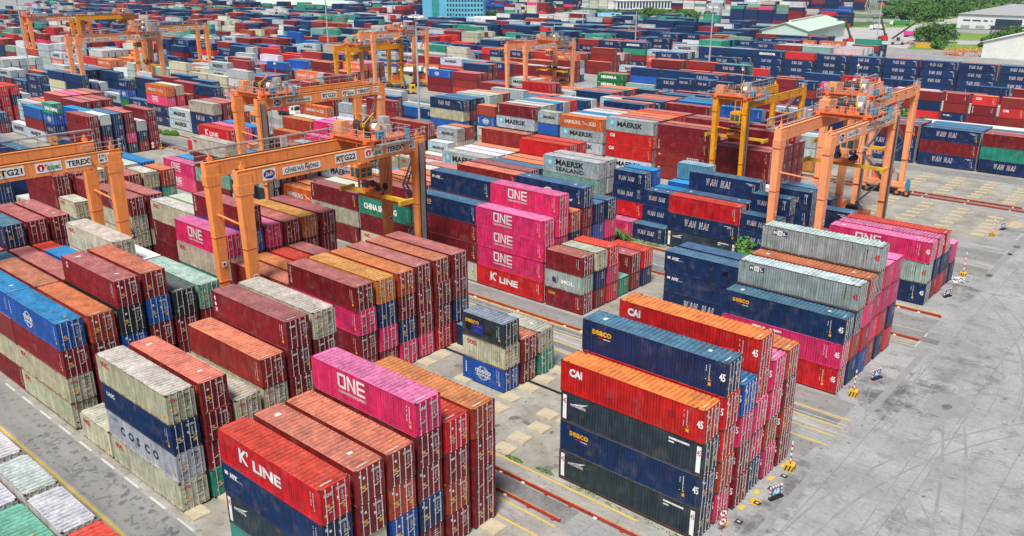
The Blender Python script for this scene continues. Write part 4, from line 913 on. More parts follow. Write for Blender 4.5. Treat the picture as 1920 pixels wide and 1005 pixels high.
for b in rest:
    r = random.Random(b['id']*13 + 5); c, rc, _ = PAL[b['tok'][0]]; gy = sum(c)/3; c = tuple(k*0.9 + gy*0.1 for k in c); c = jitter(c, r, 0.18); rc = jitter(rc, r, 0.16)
    x0, x1 = b['x0']+0.02, b['x0']+b['L']-0.02; y0, y1 = b['y0'], b['y0']+CW; z0, z1 = b['z0'], b['z0']+b['h']; L, h = b['L'], b['h']
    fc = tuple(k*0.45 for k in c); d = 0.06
    xa, xb, ya, yb, za, zb = x0, x1, y0, y1, z0, z1
    # side panels inset behind a frame of rails and posts
    def panel(P0, P1, nrm, col, uvw):
        P0 = Vector(P0); P1 = Vector(P1); n = Vector(nrm)
        quad([tuple(P0), (P1.x, P1.y, P0.z), tuple(P1), (P0.x, P0.y, P1.z)], col, ((0,0),(uvw,0),(uvw,1),(0,1)))
    panel((xa, ya+0.03, za+0.1), (xb, ya+0.03, zb-0.07), (0,-1,0), c, L)
    panel((xb, yb-0.03, za+0.1), (xa, yb-0.03, zb-0.07), (0,1,0), c, L)
    panel((xb-0.03, ya, za+0.1), (xb-0.03, yb, zb-0.07), (1,0,0), c, 2.4)
    panel((xa+0.03, yb, za+0.1), (xa+0.03, ya, zb-0.07), (-1,0,0), c, 2.4)
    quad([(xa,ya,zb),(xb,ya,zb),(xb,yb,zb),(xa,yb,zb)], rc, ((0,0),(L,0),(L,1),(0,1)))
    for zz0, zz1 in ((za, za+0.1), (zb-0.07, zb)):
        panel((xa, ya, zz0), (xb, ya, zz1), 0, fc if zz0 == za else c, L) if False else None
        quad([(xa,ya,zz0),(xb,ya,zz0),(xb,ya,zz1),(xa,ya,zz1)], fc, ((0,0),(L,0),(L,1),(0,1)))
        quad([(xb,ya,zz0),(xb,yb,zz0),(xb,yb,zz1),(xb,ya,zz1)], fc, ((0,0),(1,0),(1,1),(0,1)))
    dist = math.hypot(b['x0'], b['y0'])
    if b['area'] > 3 or dist < 200:
        # lock rods on the door end, frame posts
        w = 0.05 if dist < 260 else 0.07
        if dist < 420:
            lc = (0.5, 0.5, 0.5)
            for f in (0.16, 0.38, 0.62, 0.84):
                yy = ya + CW*f; quad([(xb+0.03, yy-w/2, za+0.05),(xb+0.03, yy+w/2, za+0.05),(xb+0.03, yy+w/2, zb-0.05),(xb+0.03, yy-w/2, zb-0.05)], lc, ((0,0),(0.1,0),(0.1,1),(0,1)), 1)
            for k in range(5):
                q = r.uniform(0.52, 0.56); zz = za + h*(0.8 - 0.075*k); quad([(xb+0.035, ya+CW*q, zz),(xb+0.035, ya+CW*(q+r.uniform(0.1,0.3)), zz),(xb+0.035, ya+CW*(q+0.2), zz+0.07),(xb+0.035, ya+CW*q, zz+0.07)], (0.6,0.6,0.6), ((0,0),(0.1,0),(0.1,1),(0,1)), 1)
        if b['area'] > 5 and dist < 480 and len(b['tok']) > 1: TXT.append(b)
arts = {}
nq = len(Fv)
TV = []; TF = []; TC = []
nt0 = 0
for b in TXT:
    k = (b['tok'], b['L'], round(b['h'], 3))
    if k not in arts:
        a = side_art(b['tok'], b['L'], b['h'])
        cols = [MATCOL.get(a.mats[mi].name, (0.5,)*3) for mi in a.m]
        arts[k] = (np.array(a.v) if a.v else np.zeros((0, 3)), a.f, cols)
    v, f, cl = arts[k]
    if not len(v): continue
    TV.append(v + np.array([b['x0'], b['y0']-0.02, b['z0']])); TF.append([tuple(i + nt0 for i in q) for q in f]); TC.append(cl); nt0 += len(v)
def flat_mesh(name, verts, faces, cols, uvs=None, mats=(), mi=None):
    me = bpy.data.meshes.new(name); verts = np.asarray(verts, np.float32)
    me.vertices.add(len(verts)); me.vertices.foreach_set('co', verts.ravel())
    ln = np.array([len(f) for f in faces], np.int32); idx = np.concatenate([np.asarray(f, np.int32) for f in faces]) if len(faces) else np.zeros(0, np.int32)
    me.loops.add(len(idx)); me.loops.foreach_set('vertex_index', idx)
    me.polygons.add(len(ln)); me.polygons.foreach_set('loop_start', np.concatenate([[0], np.cumsum(ln)[:-1]]).astype(np.int32))
    try: me.polygons.foreach_set('loop_total', ln)
    except Exception: pass
    for m in mats: me.materials.append(m)
    if mi is not None: me.polygons.foreach_set('material_index', np.asarray(mi, np.int32))
    at = me.attributes.new('col', 'FLOAT_COLOR', 'CORNER')
    cc = np.repeat(np.c_[np.asarray(cols, np.float32), np.ones(len(cols), np.float32)], ln, 0); at.data.foreach_set('color', cc.ravel())
    if uvs is not None:
        uv = me.uv_layers.new(name='UVMap'); uv.data.foreach_set('uv', np.asarray(uvs, np.float32).ravel())
    me.update(calc_edges=True); me.validate(); return me
allV = np.array(V, np.float32); allF = list(Fv); allC = list(FC); allM = list(FM); uvl = [u for q in FU for u in q]
if TV:
    off = len(allV); allV = np.concatenate([allV] + [t.astype(np.float32) for t in TV])
    for fl, cl in zip(TF, TC):
        for q, c in zip(fl, cl): allF.append(tuple(i + off for i in q)); allC.append(c); allM.append(1); uvl += [(0, 0)]*len(q)
me = flat_mesh('container_mass', allV, allF, allC, uvl, (M['mass'], M['massmark']), allM)
o = bpy.data.objects.new('shipping_containers', me); lnk(o)
tag(o, 'the remaining stacked shipping containers of the yard, navy, maroon, grey and orange', 'containers', None, 'stuff')
del V, Fv, FC, FU, FM, TV, TF, TC, allV, allF, allC, allM, uvl
# ---------------------------------------------------------------- ground, lanes, painted lines
def sheet(name, x0, x1, y0, y1, z, mat, kind='structure'):
    mb = MB(); mb.add([(x0,y0,z),(x1,y0,z),(x1,y1,z),(x0,y1,z)], [(0,1,2,3)])
    return tag(mb.build(name, mat), kind=kind)
sheet('ground', -4000, 2500, -600, 6000, 0.0, M['ground'])
XR = -23.2   # where the blocks end and the open apron begins
def strips(name, lst, mat, z):
    mb = MB()
    for x0, x1, y0, y1 in lst: mb.add([(x0,y0,z),(x1,y0,z),(x1,y1,z),(x0,y1,z)], [(0,1,2,3)])
    return tag(mb.build(name, mat), kind='structure')
# truck lanes and block floors
strips('truck_lane', [(-700, -20, 22.8, 26.3), (-700, -24, 79.4, 82.8), (-700, -24, 69.6, 72.6), (-700, -24, 101.5, 112.5), (-700, -24, 134, 138.6), (-700, -24, 142, 148), (-700, -24, 201.5, 207.2)], M['asphalt'], 0.004)
strips('block_floor', [(-700, -25, 26.6, 44.0), (-700, -26, 51.3, 69.4), (-700, -27, 83.0, 101.2), (-700, -28, 116.0, 133.8), (-700, -27.5, 154.0, 173.5), (-700, -26, 181.5, 199.8), (-700, -20, 208, 232)], M['dirty'], 0.008)
strips('runway_strip', [(-700, -24.5, 44.2, 46.0), (-700, -24.5, 49.3, 50.9), (-700, -24.5, 74.9, 76.9), (-700, XR, 79.0-.2, 79.3), (-700, -26, 111.9, 114.5), (-700, -25, 149.0, 150.9), (-700, -24.5, 138.9, 141.5), (-700, -24, 173.6, 175.6), (-700, -24, 103.0, 104.6)], M['strip'], 0.012)
strips('runway_trench', [(-700, -34.8, 46.7, 48.9), (-700, -24, 177.6, 180.4), (-700, -29, 104.9, 106.8), (-700, -30, 73.5, 74.6), (-700, -24, 77.3, 78.5)], M['darkcon'], 0.016)
strips('yellow_line', [(-700, -30.5, 50.93, 51.17), (-700, -35.1, 45.92, 46.14), (-700, -35.4, 44.0, 44.22), (-700, XR, 78.8, 79.05), (-700, XR, 76.85, 77.08), (-700, XR, 74.8, 75.02), (-700, XR, 72.75, 72.98),
        (-700, -24.5, 103.9, 104.1), (-700, -24.5, 102.5, 102.7), (-700, -24.5, 114.6, 114.8), (-700, -60, 22.35, 22.62), (-700, -60, 21.7, 21.9)], M['line'], 0.020)
strips('white_line', [(-700, -23.6, 107.2, 107.36), (-700, -24, 101.9, 102.05), (-24, -23.84, 101.9, 107.36), (-700, XR, 77.6, 77.7), (-700, XR, 75.6, 75.7)] + [(-110+i*4.6, -107.4+i*4.6, 26.35, 26.55) for i in range(14)] + [(-24.5, -24.2, 158+i*1.2, 158.7+i*1.2) for i in range(4)], M['wline'], 0.024)
strips('orange_curb', [(-700, -58, 21.25, 21.6)], M['scrap'], 0.024)
# patches of the open apron (each with an outline of its own)
def blob(name, cx, cy, rx, ry, mat, z, seed=1, n=18, rot=0.0, k=0.25):
    r = random.Random(seed); vs = []
    for i in range(n):
        t = 2*math.pi*i/n; f = 1 + r.uniform(-k, k); a, b = rx*f*math.cos(t), ry*f*math.sin(t)
        vs.append((cx + a*math.cos(rot) - b*math.sin(rot), cy + a*math.sin(rot) + b*math.cos(rot), z))
    mb = MB(); mb.add(vs, [tuple(range(n))]); return tag(mb.build(name, mat), kind='structure')
M['patch'] = surf('patched_asphalt', (0.205, 0.205, 0.205), (0.25, 0.25, 0.25), 1.0, (0.13, 0.13, 0.13))
M['stain'] = surf('oil_stain', (0.10, 0.10, 0.10), (0.16, 0.16, 0.155), 0.8, (0.06, 0.06, 0.06))
blob('repair_patch', -16.7, 88.9, 2.1, 3.2, M['patch'], 0.0074, 3, k=0.10)
blob('oil_stain', -16.7, 88.4, 0.45, 0.75, M['stain'], 0.012, 5, k=0.15)
blob('repair_patch', -18.3, 74.6, 0.9, 0.5, M['patch'], 0.006, 9)
strips('drain_cover', [(-24.2, -22.0, 104.1, 105.7)], M['darkcon'], 0.028)
strips('tar_strip', [(-22.9, -22.1, 82.0, 101.5), (-21.9, 8, 104.9, 105.5), (-23.9, -23.0, 133, 176), (-22.6, -21.9, 50, 71)], M['patch'], 0.006)
strips('grating', [(-23.9, -23.0, 134.9+i*0.5, 135.2+i*0.5) for i in range(3)] + [(-23.9, -23.0, 153+i*0.5, 153.3+i*0.5) for i in range(3)] + [(-23.7, -23.1, 148.2, 149.2)], M['black'], 0.010)
rs = random.Random(4)
def scatter(name, n, xa, xb, ya, yb, smin, smax, mat, z, seed):
    r = random.Random(seed); mb = MB()
    for i in range(n):
        cx, cy = r.uniform(xa, xb), r.uniform(ya, yb); s = r.uniform(smin, smax); a = r.uniform(0, 3); q = r.uniform(0.2, 0.7); m = 7; vs = []
        for j in range(m):
            t = 2*math.pi*j/m; f = s*r.uniform(0.6, 1.1); u, w = f*math.cos(t), f*q*math.sin(t)
            vs.append((cx+u*math.cos(a)-w*math.sin(a), cy+u*math.sin(a)+w*math.cos(a), z + 0.00003*(i % 9)))
        mb.add(vs, [tuple(range(m))])
    return tag(mb.build(name, mat), kind='structure')
scatter('oil_spots', 170, -24, -2, 52, 150, 0.05, 0.28, M['stain'], 0.003, 21)
scatter('lane_oil_spots', 150, -84, -56, 23.2, 25.9, 0.1, 0.55, M['stain'], 0.006, 22)
scatter('block_oil_spots', 70, -64, -40, 52, 68, 0.15, 0.8, M['stain'], 0.010, 23)
M['tyre'] = surf('tyre_marks', (0.16, 0.16, 0.158), (0.25, 0.25, 0.248), 1.2, (0.12, 0.12, 0.12), 0.9, (4, 4, 1))
def tyre_tracks():
    mb = MB(); r = random.Random(8)
    for i in range(12):
        x, y, a = r.uniform(-22.5, -18), r.uniform(76, 92), r.uniform(1.2, 1.9); k = r.uniform(-0.03, 0.03); w = 0.05
        pts = []
        for j in range(12): pts.append((x, y, a)); x += math.cos(a)*0.9; y += math.sin(a)*0.9; a += k
        vs = []
        for x_, y_, a_ in pts: vs += [(x_-math.sin(a_)*w, y_+math.cos(a_)*w, 0.0045+0.0002*i), (x_+math.sin(a_)*w, y_-math.cos(a_)*w, 0.0045+0.0002*i)]
        mb.add(vs, [(2*j, 2*j+1, 2*j+3, 2*j+2) for j in range(11)])
    return tag(mb.build('tyre_marks', M['tyre']), kind='structure')
tyre_tracks()
def long_tracks(seed, n, xa, xb, ya, yb, amean, aspr, L_, name):
    mb = MB(); r = random.Random(seed)
    for i in range(n):
        x, y, a = r.uniform(xa, xb), r.uniform(ya, yb), amean + r.uniform(-aspr, aspr); k = r.uniform(-0.02, 0.02); w = r.uniform(0.05, 0.14)
        for off in (0.0, 2.0):
            pts = []; x_, y_, a_ = x - math.sin(a)*off, y + math.cos(a)*off, a
            for j in range(int(L_)):
                pts.append((x_, y_, a_)); x_ += math.cos(a_)*1.2; y_ += math.sin(a_)*1.2; a_ += k
            vs = []
            for q1, q2, q3 in pts: vs += [(q1-math.sin(q3)*w, q2+math.cos(q3)*w, 0.0036+0.00004*i), (q1+math.sin(q3)*w, q2-math.cos(q3)*w, 0.0036+0.00004*i)]
            mb.add(vs, [(2*j, 2*j+1, 2*j+3, 2*j+2) for j in range(len(pts)-1)])
    return tag(mb.build(name, M['tyre2']), kind='structure')
M['tyre2'] = surf('old_tyre_marks', (0.19, 0.19, 0.188), (0.26, 0.262, 0.26), 0.6, (0.19, 0.19, 0.188), 0.9)
long_tracks(5, 13, -20, -2, 30, 110, 1.57, 0.05, 34, 'old_tyre_marks')
scatter('mud_patches', 20, -64, -40, 52, 68.5, 0.5, 2.2, M['dirty'], 0.0105, 31)
# red cable guard rails beside the crane runways
def guard(x0, x1, y, label, h=0.32):
    mb = MB(); mb.box(x0, x1, y-0.10, y+0.10, 0.06, h, M['redrail']); mb.box(x0, x1, y-0.04, y+0.04, h, h+0.05, M['scrap'])
    x = x0
    while x < x1: mb.box(x, x+0.3, y-0.25, y+0.18, 0.03, 0.16, M['white'] if int(x) % 2 else M['redrail']); x += 2.6
    t = mb.build('guard_rail'); return tag(t, label, 'guard rail', 'red cable guard rails along the runways')
guard(-140, -24.5, 49.15, 'long red guard rail beside the yellow line below the front right stacks')
guard(-140, -35.2, 46.75, 'red guard rail that ends at bottom centre beside the maroon front stacks')
guard(-300, -28, 180.3, 'upper red guard rail across the empty slab field at right')
guard(-300, -27, 177.6, 'lower red guard rail across the empty slab field at right')
guard(-300, -24.2, 113.6, 'short red guard rail ending below the blue sign with AD')
guard(-300, -24.0, 103.9, 'red guard rail ending at the drain cover on the apron')
guard(-200, -40, 79.2, 'rusty guard rail along the lane below the pink centre wall')
# timber and concrete slabs the containers stand on
slabs = []
sm_ = MB(); sm_.frustum((0,0,0), 1.22, 0.44, (0,0,0.26), 1.20, 0.42); slab_me = sm_.mesh('slab'); slab_me.materials.append(M['wood'])
def slab(x, y, rz=0.0, sc=1.0, label=None):
    o = bpy.data.objects.new('ground_slab', slab_me); o.location = (x, y, 0.012); o.rotation_euler = (0, 0, rz); o.scale = (sc, sc*1.0, 1); lnk(o)
    o.color = (1, 1, 1, 1)
    tag(o, label, 'slab', 'concrete slabs laid out for container corners'); slabs.append(o)
q = random.Random(3)
SET = [('nearer slab column closest to the orange crane', [(-48.9, 158+2.86*i) for i in range(6)]), ('nearer slab column second from the crane', [(-42.7, 158+2.9*i) for i in range(6)]), ('nearer slab column third from the crane', [(-36.1, 157.8+2.9*i) for i in range(6)]),
       ('nearer slab column by the blue AE sign', [(-29.9, 156+2.75*i) for i in range(6)]), ('farther slab column closest to the orange crane', [(-49.7, 184+2.9*i) for i in range(6)]),
       ('farther slab column second from the crane', [(-43.3, 182.5+2.8*i) for i in range(7)]), ('farther slab column third from the crane', [(-37.0, 183.3+2.65*i) for i in range(7)]), ('farther slab column at the right picture edge', [(-30.8, 183.2+2.6*i) for i in range(6)])]
OR2 = ['nearest', 'second', 'third', 'fourth', 'fifth', 'sixth', 'farthest']
for ph, pts in SET:
    for i, (x, y) in enumerate(pts): slab(x + q.uniform(-.15, .15), y + q.uniform(-.12, .12), q.uniform(-.04, .04), q.uniform(0.92, 1.02), f'flat tan slab, {OR2[i] if i < len(pts)-1 else "farthest"} in the {ph}')
sm2 = MB(); sm2.frustum((0,0,0), 1.0, 0.82, (0,0,0.16), 0.96, 0.78); slab2 = sm2.mesh('slab_square'); slab2.materials.append(M['wood'])
for k, (x, y, ph) in enumerate([(-59.0, 60.2, 'at the foot of the small globe container stack'), (-52.3, 60.2, 'in the mud patch, below the small stacks'), (-52.1, 63.1, 'in the mud patch, beside the blue stack corner'), (-51.8, 57.7, 'lone one halfway to the yellow line'), (-46.2, 54.6, 'nearest pair by the front orange roof'),
        (-46.0, 57.3, 'broken one left of the orange-roofed box'), (-46.0, 52.2, 'at the grass edge by the yellow line'), (-44.6, 60.2, 'half hidden by the front right stacks'), (-52.2, 65.9, 'under the black cable by the green box'), (-52.4, 68.6, 'beside the pale yellow line'), (-65.3, 66.1, 'at the door end of the maroon stacks'), (-65.2, 60.4, 'in front of the pink door'), (-65.4, 57.2, 'next to the front pink roof'),
        (-58.6, 57.4, 'behind the orange roof edge'), (-65.3, 63.0, 'between two pink doors'), (-39.0, 42.6, 'at the corner of the front maroon wall'), (-58.9, 27.9, 'at the corner of the lowest cream box'), (-58.8, 31.0, 'beside the green door near the road'), (-47.0, 60.0, 'left of the front right stacks')]):
    o = bpy.data.objects.new('timber_slab', slab2); o.location = (x, y, 0.012); o.rotation_euler = (0, 0, q.uniform(-.08, .08)); lnk(o)
    tag(o, 'stained timber slab ' + ph, 'slab', 'timber slabs on the open ground')
cb = MB(); cb.beam((-140, 64.6, 0.06), (-39.5, 64.4, 0.06), 0.28, 0.10, M['black']); tag(cb.build('cable_duct'), 'long black cable duct crossing the open ground behind the front right stacks', 'duct')

# ---------------------------------------------------------------- rubber-tyred gantry cranes
def crane(name, label, yn, yf, x1, x2, zt, paintm, number, owner, trolley, spread_z=None, detail=2, sign=True, load=None, group='gantry cranes over the stacks', lw=1.0):
    """yn/yf: near and far leg lines; x1/x2: left and right girder; zt: top of the girders"""
    t = empty(name, ((x1+x2)/2, (yn+yf)/2, 0)); tag(t, label, 'gantry crane', group)
    ox, oy = (x1+x2)/2, (yn+yf)/2
    loc = (-ox, -oy, 0)
    def B(mb, nm, mat=None, par=None):
        return mb.build(nm, mat, par or t, loc if par is None else (0,0,0))
    hd = 1.75*lw
    for x in (x1, x2):
        for y in (yn, yf):
            s = 1 if y == yn else -1
            mb = MB(); mb.frustum((x, y, 2.6), 0.42*lw, 0.45*lw, (x, y - s*0.0, zt-hd*0.2), 0.55*lw, 0.85*lw)
            mb.frustum((x, y, zt-hd-1.0), 0.56*lw, 0.9*lw, (x, y, zt-hd+0.2), 0.57*lw, 1.0*lw)
            leg = B(mb, 'leg', paintm)
            if detail > 0:
                p = MB(); p.box(x+0.60*lw, x+0.62*lw, y-0.25, y+0.25, 9.4, 10.0, M['white']); p.box(x+0.62*lw, x+0.625*lw, y-0.15, y+0.15, 9.5, 9.85, M['navy'])
                o = p.build('plate', None, leg)
                c = MB(); c.box(x-0.2, x+0.2, y-0.28, y+0.28, zt, zt+0.5, paintm); c.box(x-0.1, x+0.1, y-0.1, y+0.1, zt+0.5, zt+0.95, paintm); c.build('lug', None, leg)
        mb = MB(); mb.box(x-0.48*lw, x+0.48*lw, yn-0.9*lw, yf+0.9*lw, zt-hd, zt)
        mb.box(x-0.52*lw, x+0.52*lw, yn-0.9*lw, yf+0.9*lw, zt-0.003, zt+0.06)
        g = B(mb, 'girder', paintm)
        rr = MB(); rr.box(x-0.05, x+0.05, yn-0.8, yf+0.8, zt+0.06, zt+0.2, M['dark']); rr.build('trolley_rail', None, g)
        if detail > 1 and x == x2:
            s = MB()
            for i in range(5):
                yy = yn + (yf-yn)*(0.12+0.19*i); s.box(x+0.48, x+0.9, yy-0.12, yy+0.12, zt-0.55, zt-0.45, M['dark']); s.cyl((x+0.85, yy, zt-0.75), (x+0.85, yy, zt-0.45), 0.16, 0.10, 8, M['scrap'])
            s.build('floodlights', None, g)
    if detail > 1:
        yl = yf if trolley > 0.15 else yn; mb = MB(); mb.box(x2+0.62*lw, x2+0.80*lw, yl-0.2, yl+0.45, 3.2, zt-hd*0.4, M['grate']); mb.cyl((x2+0.75, yl-0.45, 3.2), (x2+0.75, yl-0.45, zt-hd*0.4), 0.07, n=6, mat=M['dark']); mb.box(x2+0.3, x2+0.5, yl+0.86, yl+1.0, 3.2, zt-hd, M['dark'])
        B(mb, 'cable_tray')
        mb = MB()
        for i in range(28): mb.cyl((x2-0.9+0.05*math.sin(i), yn+2+(yf-yn-4)*i/28, zt-hd-0.02), (x2-0.9, yn+2+(yf-yn-4)*(i+0.5)/28, zt-hd-0.55), 0.035, n=5, mat=M['rope']); mb.cyl((x2-0.9, yn+2+(yf-yn-4)*(i+0.5)/28, zt-hd-0.55), (x2-0.9, yn+2+(yf-yn-4)*(i+1)/28, zt-hd-0.02), 0.035, n=5, mat=M['rope'])
        B(mb, 'festoon_cable')
        mb = MB()                                                   # flange plates and weld seams
        for x in (x1, x2):
            for i in range(9): yy = yn + (yf-yn)*(i+0.5)/9; mb.box(x-0.49*lw, x+0.492*lw, yy-0.03, yy+0.03, zt-hd-0.004, zt-0.02)
            for y in (yn, yf):
                for z in (7.5, 13.0): mb.box(x-0.52*lw, x+0.52*lw, y-0.74*lw, y+0.74*lw, z, z+0.07)
        B(mb, 'flange_plates', M['orange_mach'])
    for y in (yn, yf):
        mb = MB(); mb.box(x1-0.9, x2+0.9, y-0.42, y+0.42, 1.9, 2.8)
        sill = B(mb, 'sill_beam', paintm)
        mb = MB(); mb.beam((x1, y, zt*0.72), (x2, y, zt*0.70), 0.16, 0.16); B(mb, 'tie_bar', paintm)
        for x in (x1-0.4, x2+0.4):
            mb = MB(); mb.frustum((x, y, 1.1), 0.9, 0.25, (x, y, 1.95), 0.35, 0.35, paintm)
            for a in (-0.75, 0.75): mb.beam((x, y, 1.6), (x+a, y, 0.75), 0.28, 0.4, paintm)
            bo = B(mb, 'bogie')
            for a in (-0.95, 0.95):
                w = MB(); w.cyl((x+a, y-0.22, 0.72), (x+a, y+0.22, 0.72), 0.70, n=18, mat=M['rubber']); w.cyl((x+a, y-0.26, 0.72), (x+a, y+0.26, 0.72), 0.32, n=12, mat=M['orange_mach']); w.build('wheel', None, bo)
        mb = MB(); mb.box(x2+1.0, x2+1.7, y-0.3, y+0.3, 1.2, 3.1, M['blue']); mb.cyl((x2+1.35, y, 3.1), (x2+1.35, y, 3.6), 0.25, n=10, mat=M['blue']); B(mb, 'hydraulic_unit')
    # machinery on the far sill
    mb = MB(); xm = (x1+x2)/2
    mb.box(xm-2.6, xm+1.2, yf+0.45, yf+2.6, 2.3, 4.9, M['orange_mach']); mb.box(xm-2.7, xm+2.7, yf+0.45, yf+2.9, 2.05, 2.28, M['grate'])
    mb.box(xm+1.4, xm+2.4, yf+0.6, yf+2.2, 2.3, 4.1, M['galv']); mb.box(xm-2.4, xm-0.8, yf+0.7, yf+2.3, 4.9, 5.5, M['dark'])
    mb.rail([(xm-2.7, yf+2.9, 2.28), (xm+2.7, yf+2.9, 2.28)], 1.1, 0.05, 1.6, M['galv']); B(mb, 'engine_house')
    mb = MB(); mb.box(xm-2.4, xm+2.4, yn-2.3, yn-0.45, 2.3, 4.4, M['orange_mach']); mb.box(xm-2.9, xm+2.9, yn-2.6, yn-0.45, 2.05, 2.28, M['grate']); mb.rail([(xm-2.9, yn-2.6, 2.28), (xm+2.9, yn-2.6, 2.28)], 1.1, 0.05, 1.6, M['galv']); B(mb, 'electrical_house')
    # walkway and hand rails along both girders
    for x, s in ((x1, -1), (x2, 1)):
        if x == x2 and detail < 1: continue
        mb = MB(); xa = x + s*0.5; xb = x + s*1.35
        if x == x1:
            mb.box(min(xa, xb), max(xa, xb), yn-1.6, yf+1.6, zt-0.12, zt-0.05, M['grate'])
            mb.rail([(xb, yn-1.6, zt-0.05), (xb, yf+1.6, zt-0.05)], 1.15, 0.07 if detail > 1 else 0.09, 2.2, M['galv'])
            mb.box(xb-0.1, xb+0.1, yn-1.6, yf+1.6, zt+1.2, zt+1.34, M['galv'])
            mb.box(xb+0.05, xb+0.35, yn+(yf-yn)*0.4, yn+(yf-yn)*0.4+0.9, zt-0.05, zt+1.2, M['galv'])
        else:
            mb.rail([(x+0.5, yf-3.5, zt+0.06), (x+0.5, yf+1.2, zt+0.06), (x-0.4, yf+1.2, zt+0.06)], 1.1, 0.06, 1.2, M['galv'])
        B(mb, 'walkway')
    # zig-zag stair at the far leg pair
    if detail > 0:
        mb = MB(); lev = [2.3, 6.2, 10.4, 14.6, zt-0.6]; xs = (x2-0.6, x1+2.6)
        ys = yf + 0.75 if detail > 1 else yf + 0.8
        for i in range(4):
            a = (xs[i % 2], ys, lev[i]); b = (xs[(i+1) % 2], ys, lev[i+1])
            for dy in (0, 0.75):
                mb.beam((a[0], a[1]+dy, a[2]), (b[0], b[1]+dy, b[2]), 0.07, 0.24, M['grate']); mb.beam((a[0], a[1]+dy, a[2]+1.0), (b[0], b[1]+dy, b[2]+1.0), 0.05, 0.05, M['galv'])
            n = 14
            for k in range(n):
                f = k/n; px_ = a[0]+(b[0]-a[0])*f; pz = a[2]+(b[2]-a[2])*f; mb.box(px_-0.12, px_+0.12, ys, ys+0.75, pz, pz+0.04, M['grate'])
            mb.box(min(b[0], b[0]), b[0]+0.9 if i % 2 else b[0]+0.01, ys, ys+0.8, b[2]-0.05, b[2], M['grate'])
            mb.rail([(b[0]-0.4, ys+0.8, b[2]), (b[0]+0.6, ys+0.8, b[2])], 1.0, 0.05, 1, M['galv'])
        B(mb, 'stair')
    # name boards on the girder that faces the apron
    if sign:
        xs = x2 + 0.49*lw; span = yf - yn
        def board(f, w, hgt, zc, lines, mats=('black',), extra=None, nm='name_board'):
            y = yn + span*f; mb = MB(); z0 = zt-hd*0.5-hgt/2+zc; mb.add([(xs+0.03, y, z0), (xs+0.03, y+w, z0), (xs+0.03, y+w, z0+hgt), (xs+0.03, y, z0+hgt)], [(0,1,2,3)], M['white'])
            tt = MB(); nl = len(lines)
            for i, s_ in enumerate(lines):
                hh = hgt*(0.58 if nl == 1 else 0.30); zz = z0 + (hgt-hh)/2 if nl == 1 else z0 + hgt*(0.58 - 0.44*i)
                xo = 0.0 if not extra else hgt*0.95
                put(tt, s_, w*0.06 + xo, 0, hh, M[mats[min(i, len(mats)-1)]], bold=0.035, wid=(w*0.88 - xo)*(1 if nl == 1 else 0.8)); 
                n0 = len(tt.v) 
                tt.v = [(a, b_, (c if c > 900 else c)) for a, b_, c in tt.v]
                mb.add([(xs+0.036, y+a, zz+c) for a, b_, c in tt.v], tt.f, None)
                mi = mb._mi(M[mats[min(i, len(mats)-1)]])
                for k in range(len(tt.f)): mb.m[-1-k] = mi
                tt = MB()
            if extra:
                e = MB(); arc(e, hgt*0.5, z0+hgt*0.5, hgt*0.36, hgt*0.36, hgt*0.36, 0, 360, M['red'], n=20); rect(e, hgt*0.42, hgt*0.58, z0+hgt*0.22, z0+hgt*0.62, M['white'], -0.003)
                for (a, b_, c), _ in zip(e.v, e.v): pass
                k0 = len(mb.v); mb.v += [(xs+0.04 - b_, y+a, c) for a, b_, c in e.v]
                for f_, m_ in zip(e.f, e.m): mb.f.append(tuple(i+k0 for i in f_)); mb.m.append(mb._mi(e.mats[m_]))
            return B(mb, nm)
        # oval badge
        y = yn + span*0.085; mb = MB(); z0 = zt-hd*0.5-0.7
        mb.add([(xs+0.03, y, z0), (xs+0.03, y+1.7, z0), (xs+0.03, y+1.7, z0+1.35), (xs+0.03, y, z0+1.35)], [(0,1,2,3)], M['white'])
        e = MB(); arc(e, 0.85, z0+0.68, 0.75, 0.5, 0.5, 0, 360, M['cont_blue'], n=22); put(e, 'Zmic', 0.28, z0+0.50, 0.42, M['white'], -0.004, 0.03, 0.3, wid=1.15)
        k0 = len(mb.v); mb.v += [(xs+0.036 - b_*1.0, y+a, c) for a, b_, c in e.v]
        for f_, m_ in zip(e.f, e.m): mb.f.append(tuple(i+k0 for i in f_)); mb.m.append(mb._mi(e.mats[m_]))
        B(mb, 'maker_badge')
        board(0.185, 5.3, 0.85, 0.0, [owner], ('black',)); board(0.47, 3.3, 1.15, 0.15, [number])
        board(0.645, 2.9, 1.15, 0.1, ['mipec'], ('cont_green',), True); board(0.775, 3.0, 1.05, 0.1, ['TEREX'], ('black',), None); board(0.925, 1.35, 1.15, 0.15, ['S.W.L', '40 T'])
    # trolley: deck, machinery, drum, davit, rails, cab
    ty = yn + (yf-yn)*trolley; zc = zt + 0.75
    mb = MB(); mb.box(x1-0.8, x2+1.0, ty-3.4, ty+3.4, zc-0.16, zc, M['orange_mach'])
    for x in (x1, x2):
        mb.box(x-0.3, x+0.3, ty-3.6, ty+3.6, zt+0.2, zc-0.16, M['orange_mach'])
    for a in (-3.0, -1, 1, 3.0): mb.box(x1-0.8, x2+1.0, ty+a-0.15, ty+a+0.15, zc-0.7, zc-0.162, M['orange_mach'])
    mb.box(x1-1.8, x1-0.8, ty-2.6, ty+2.0, zc-0.3, zc-0.2, M['grate']); mb.box(x2+1.0, x2+2.2, ty-2.6, ty+3.0, zc-0.6, zc-0.5, M['grate'])
    dk = B(mb, 'trolley_deck')
    mb = MB(); mb.rail([(x1-0.8, ty-3.4, zc), (x2+1.0, ty-3.4, zc), (x2+1.0, ty+3.4, zc), (x1-0.8, ty+3.4, zc), (x1-0.8, ty-3.4, zc)], 1.1, 0.06 if detail > 1 else 0.09, 1.1, M['galv'])
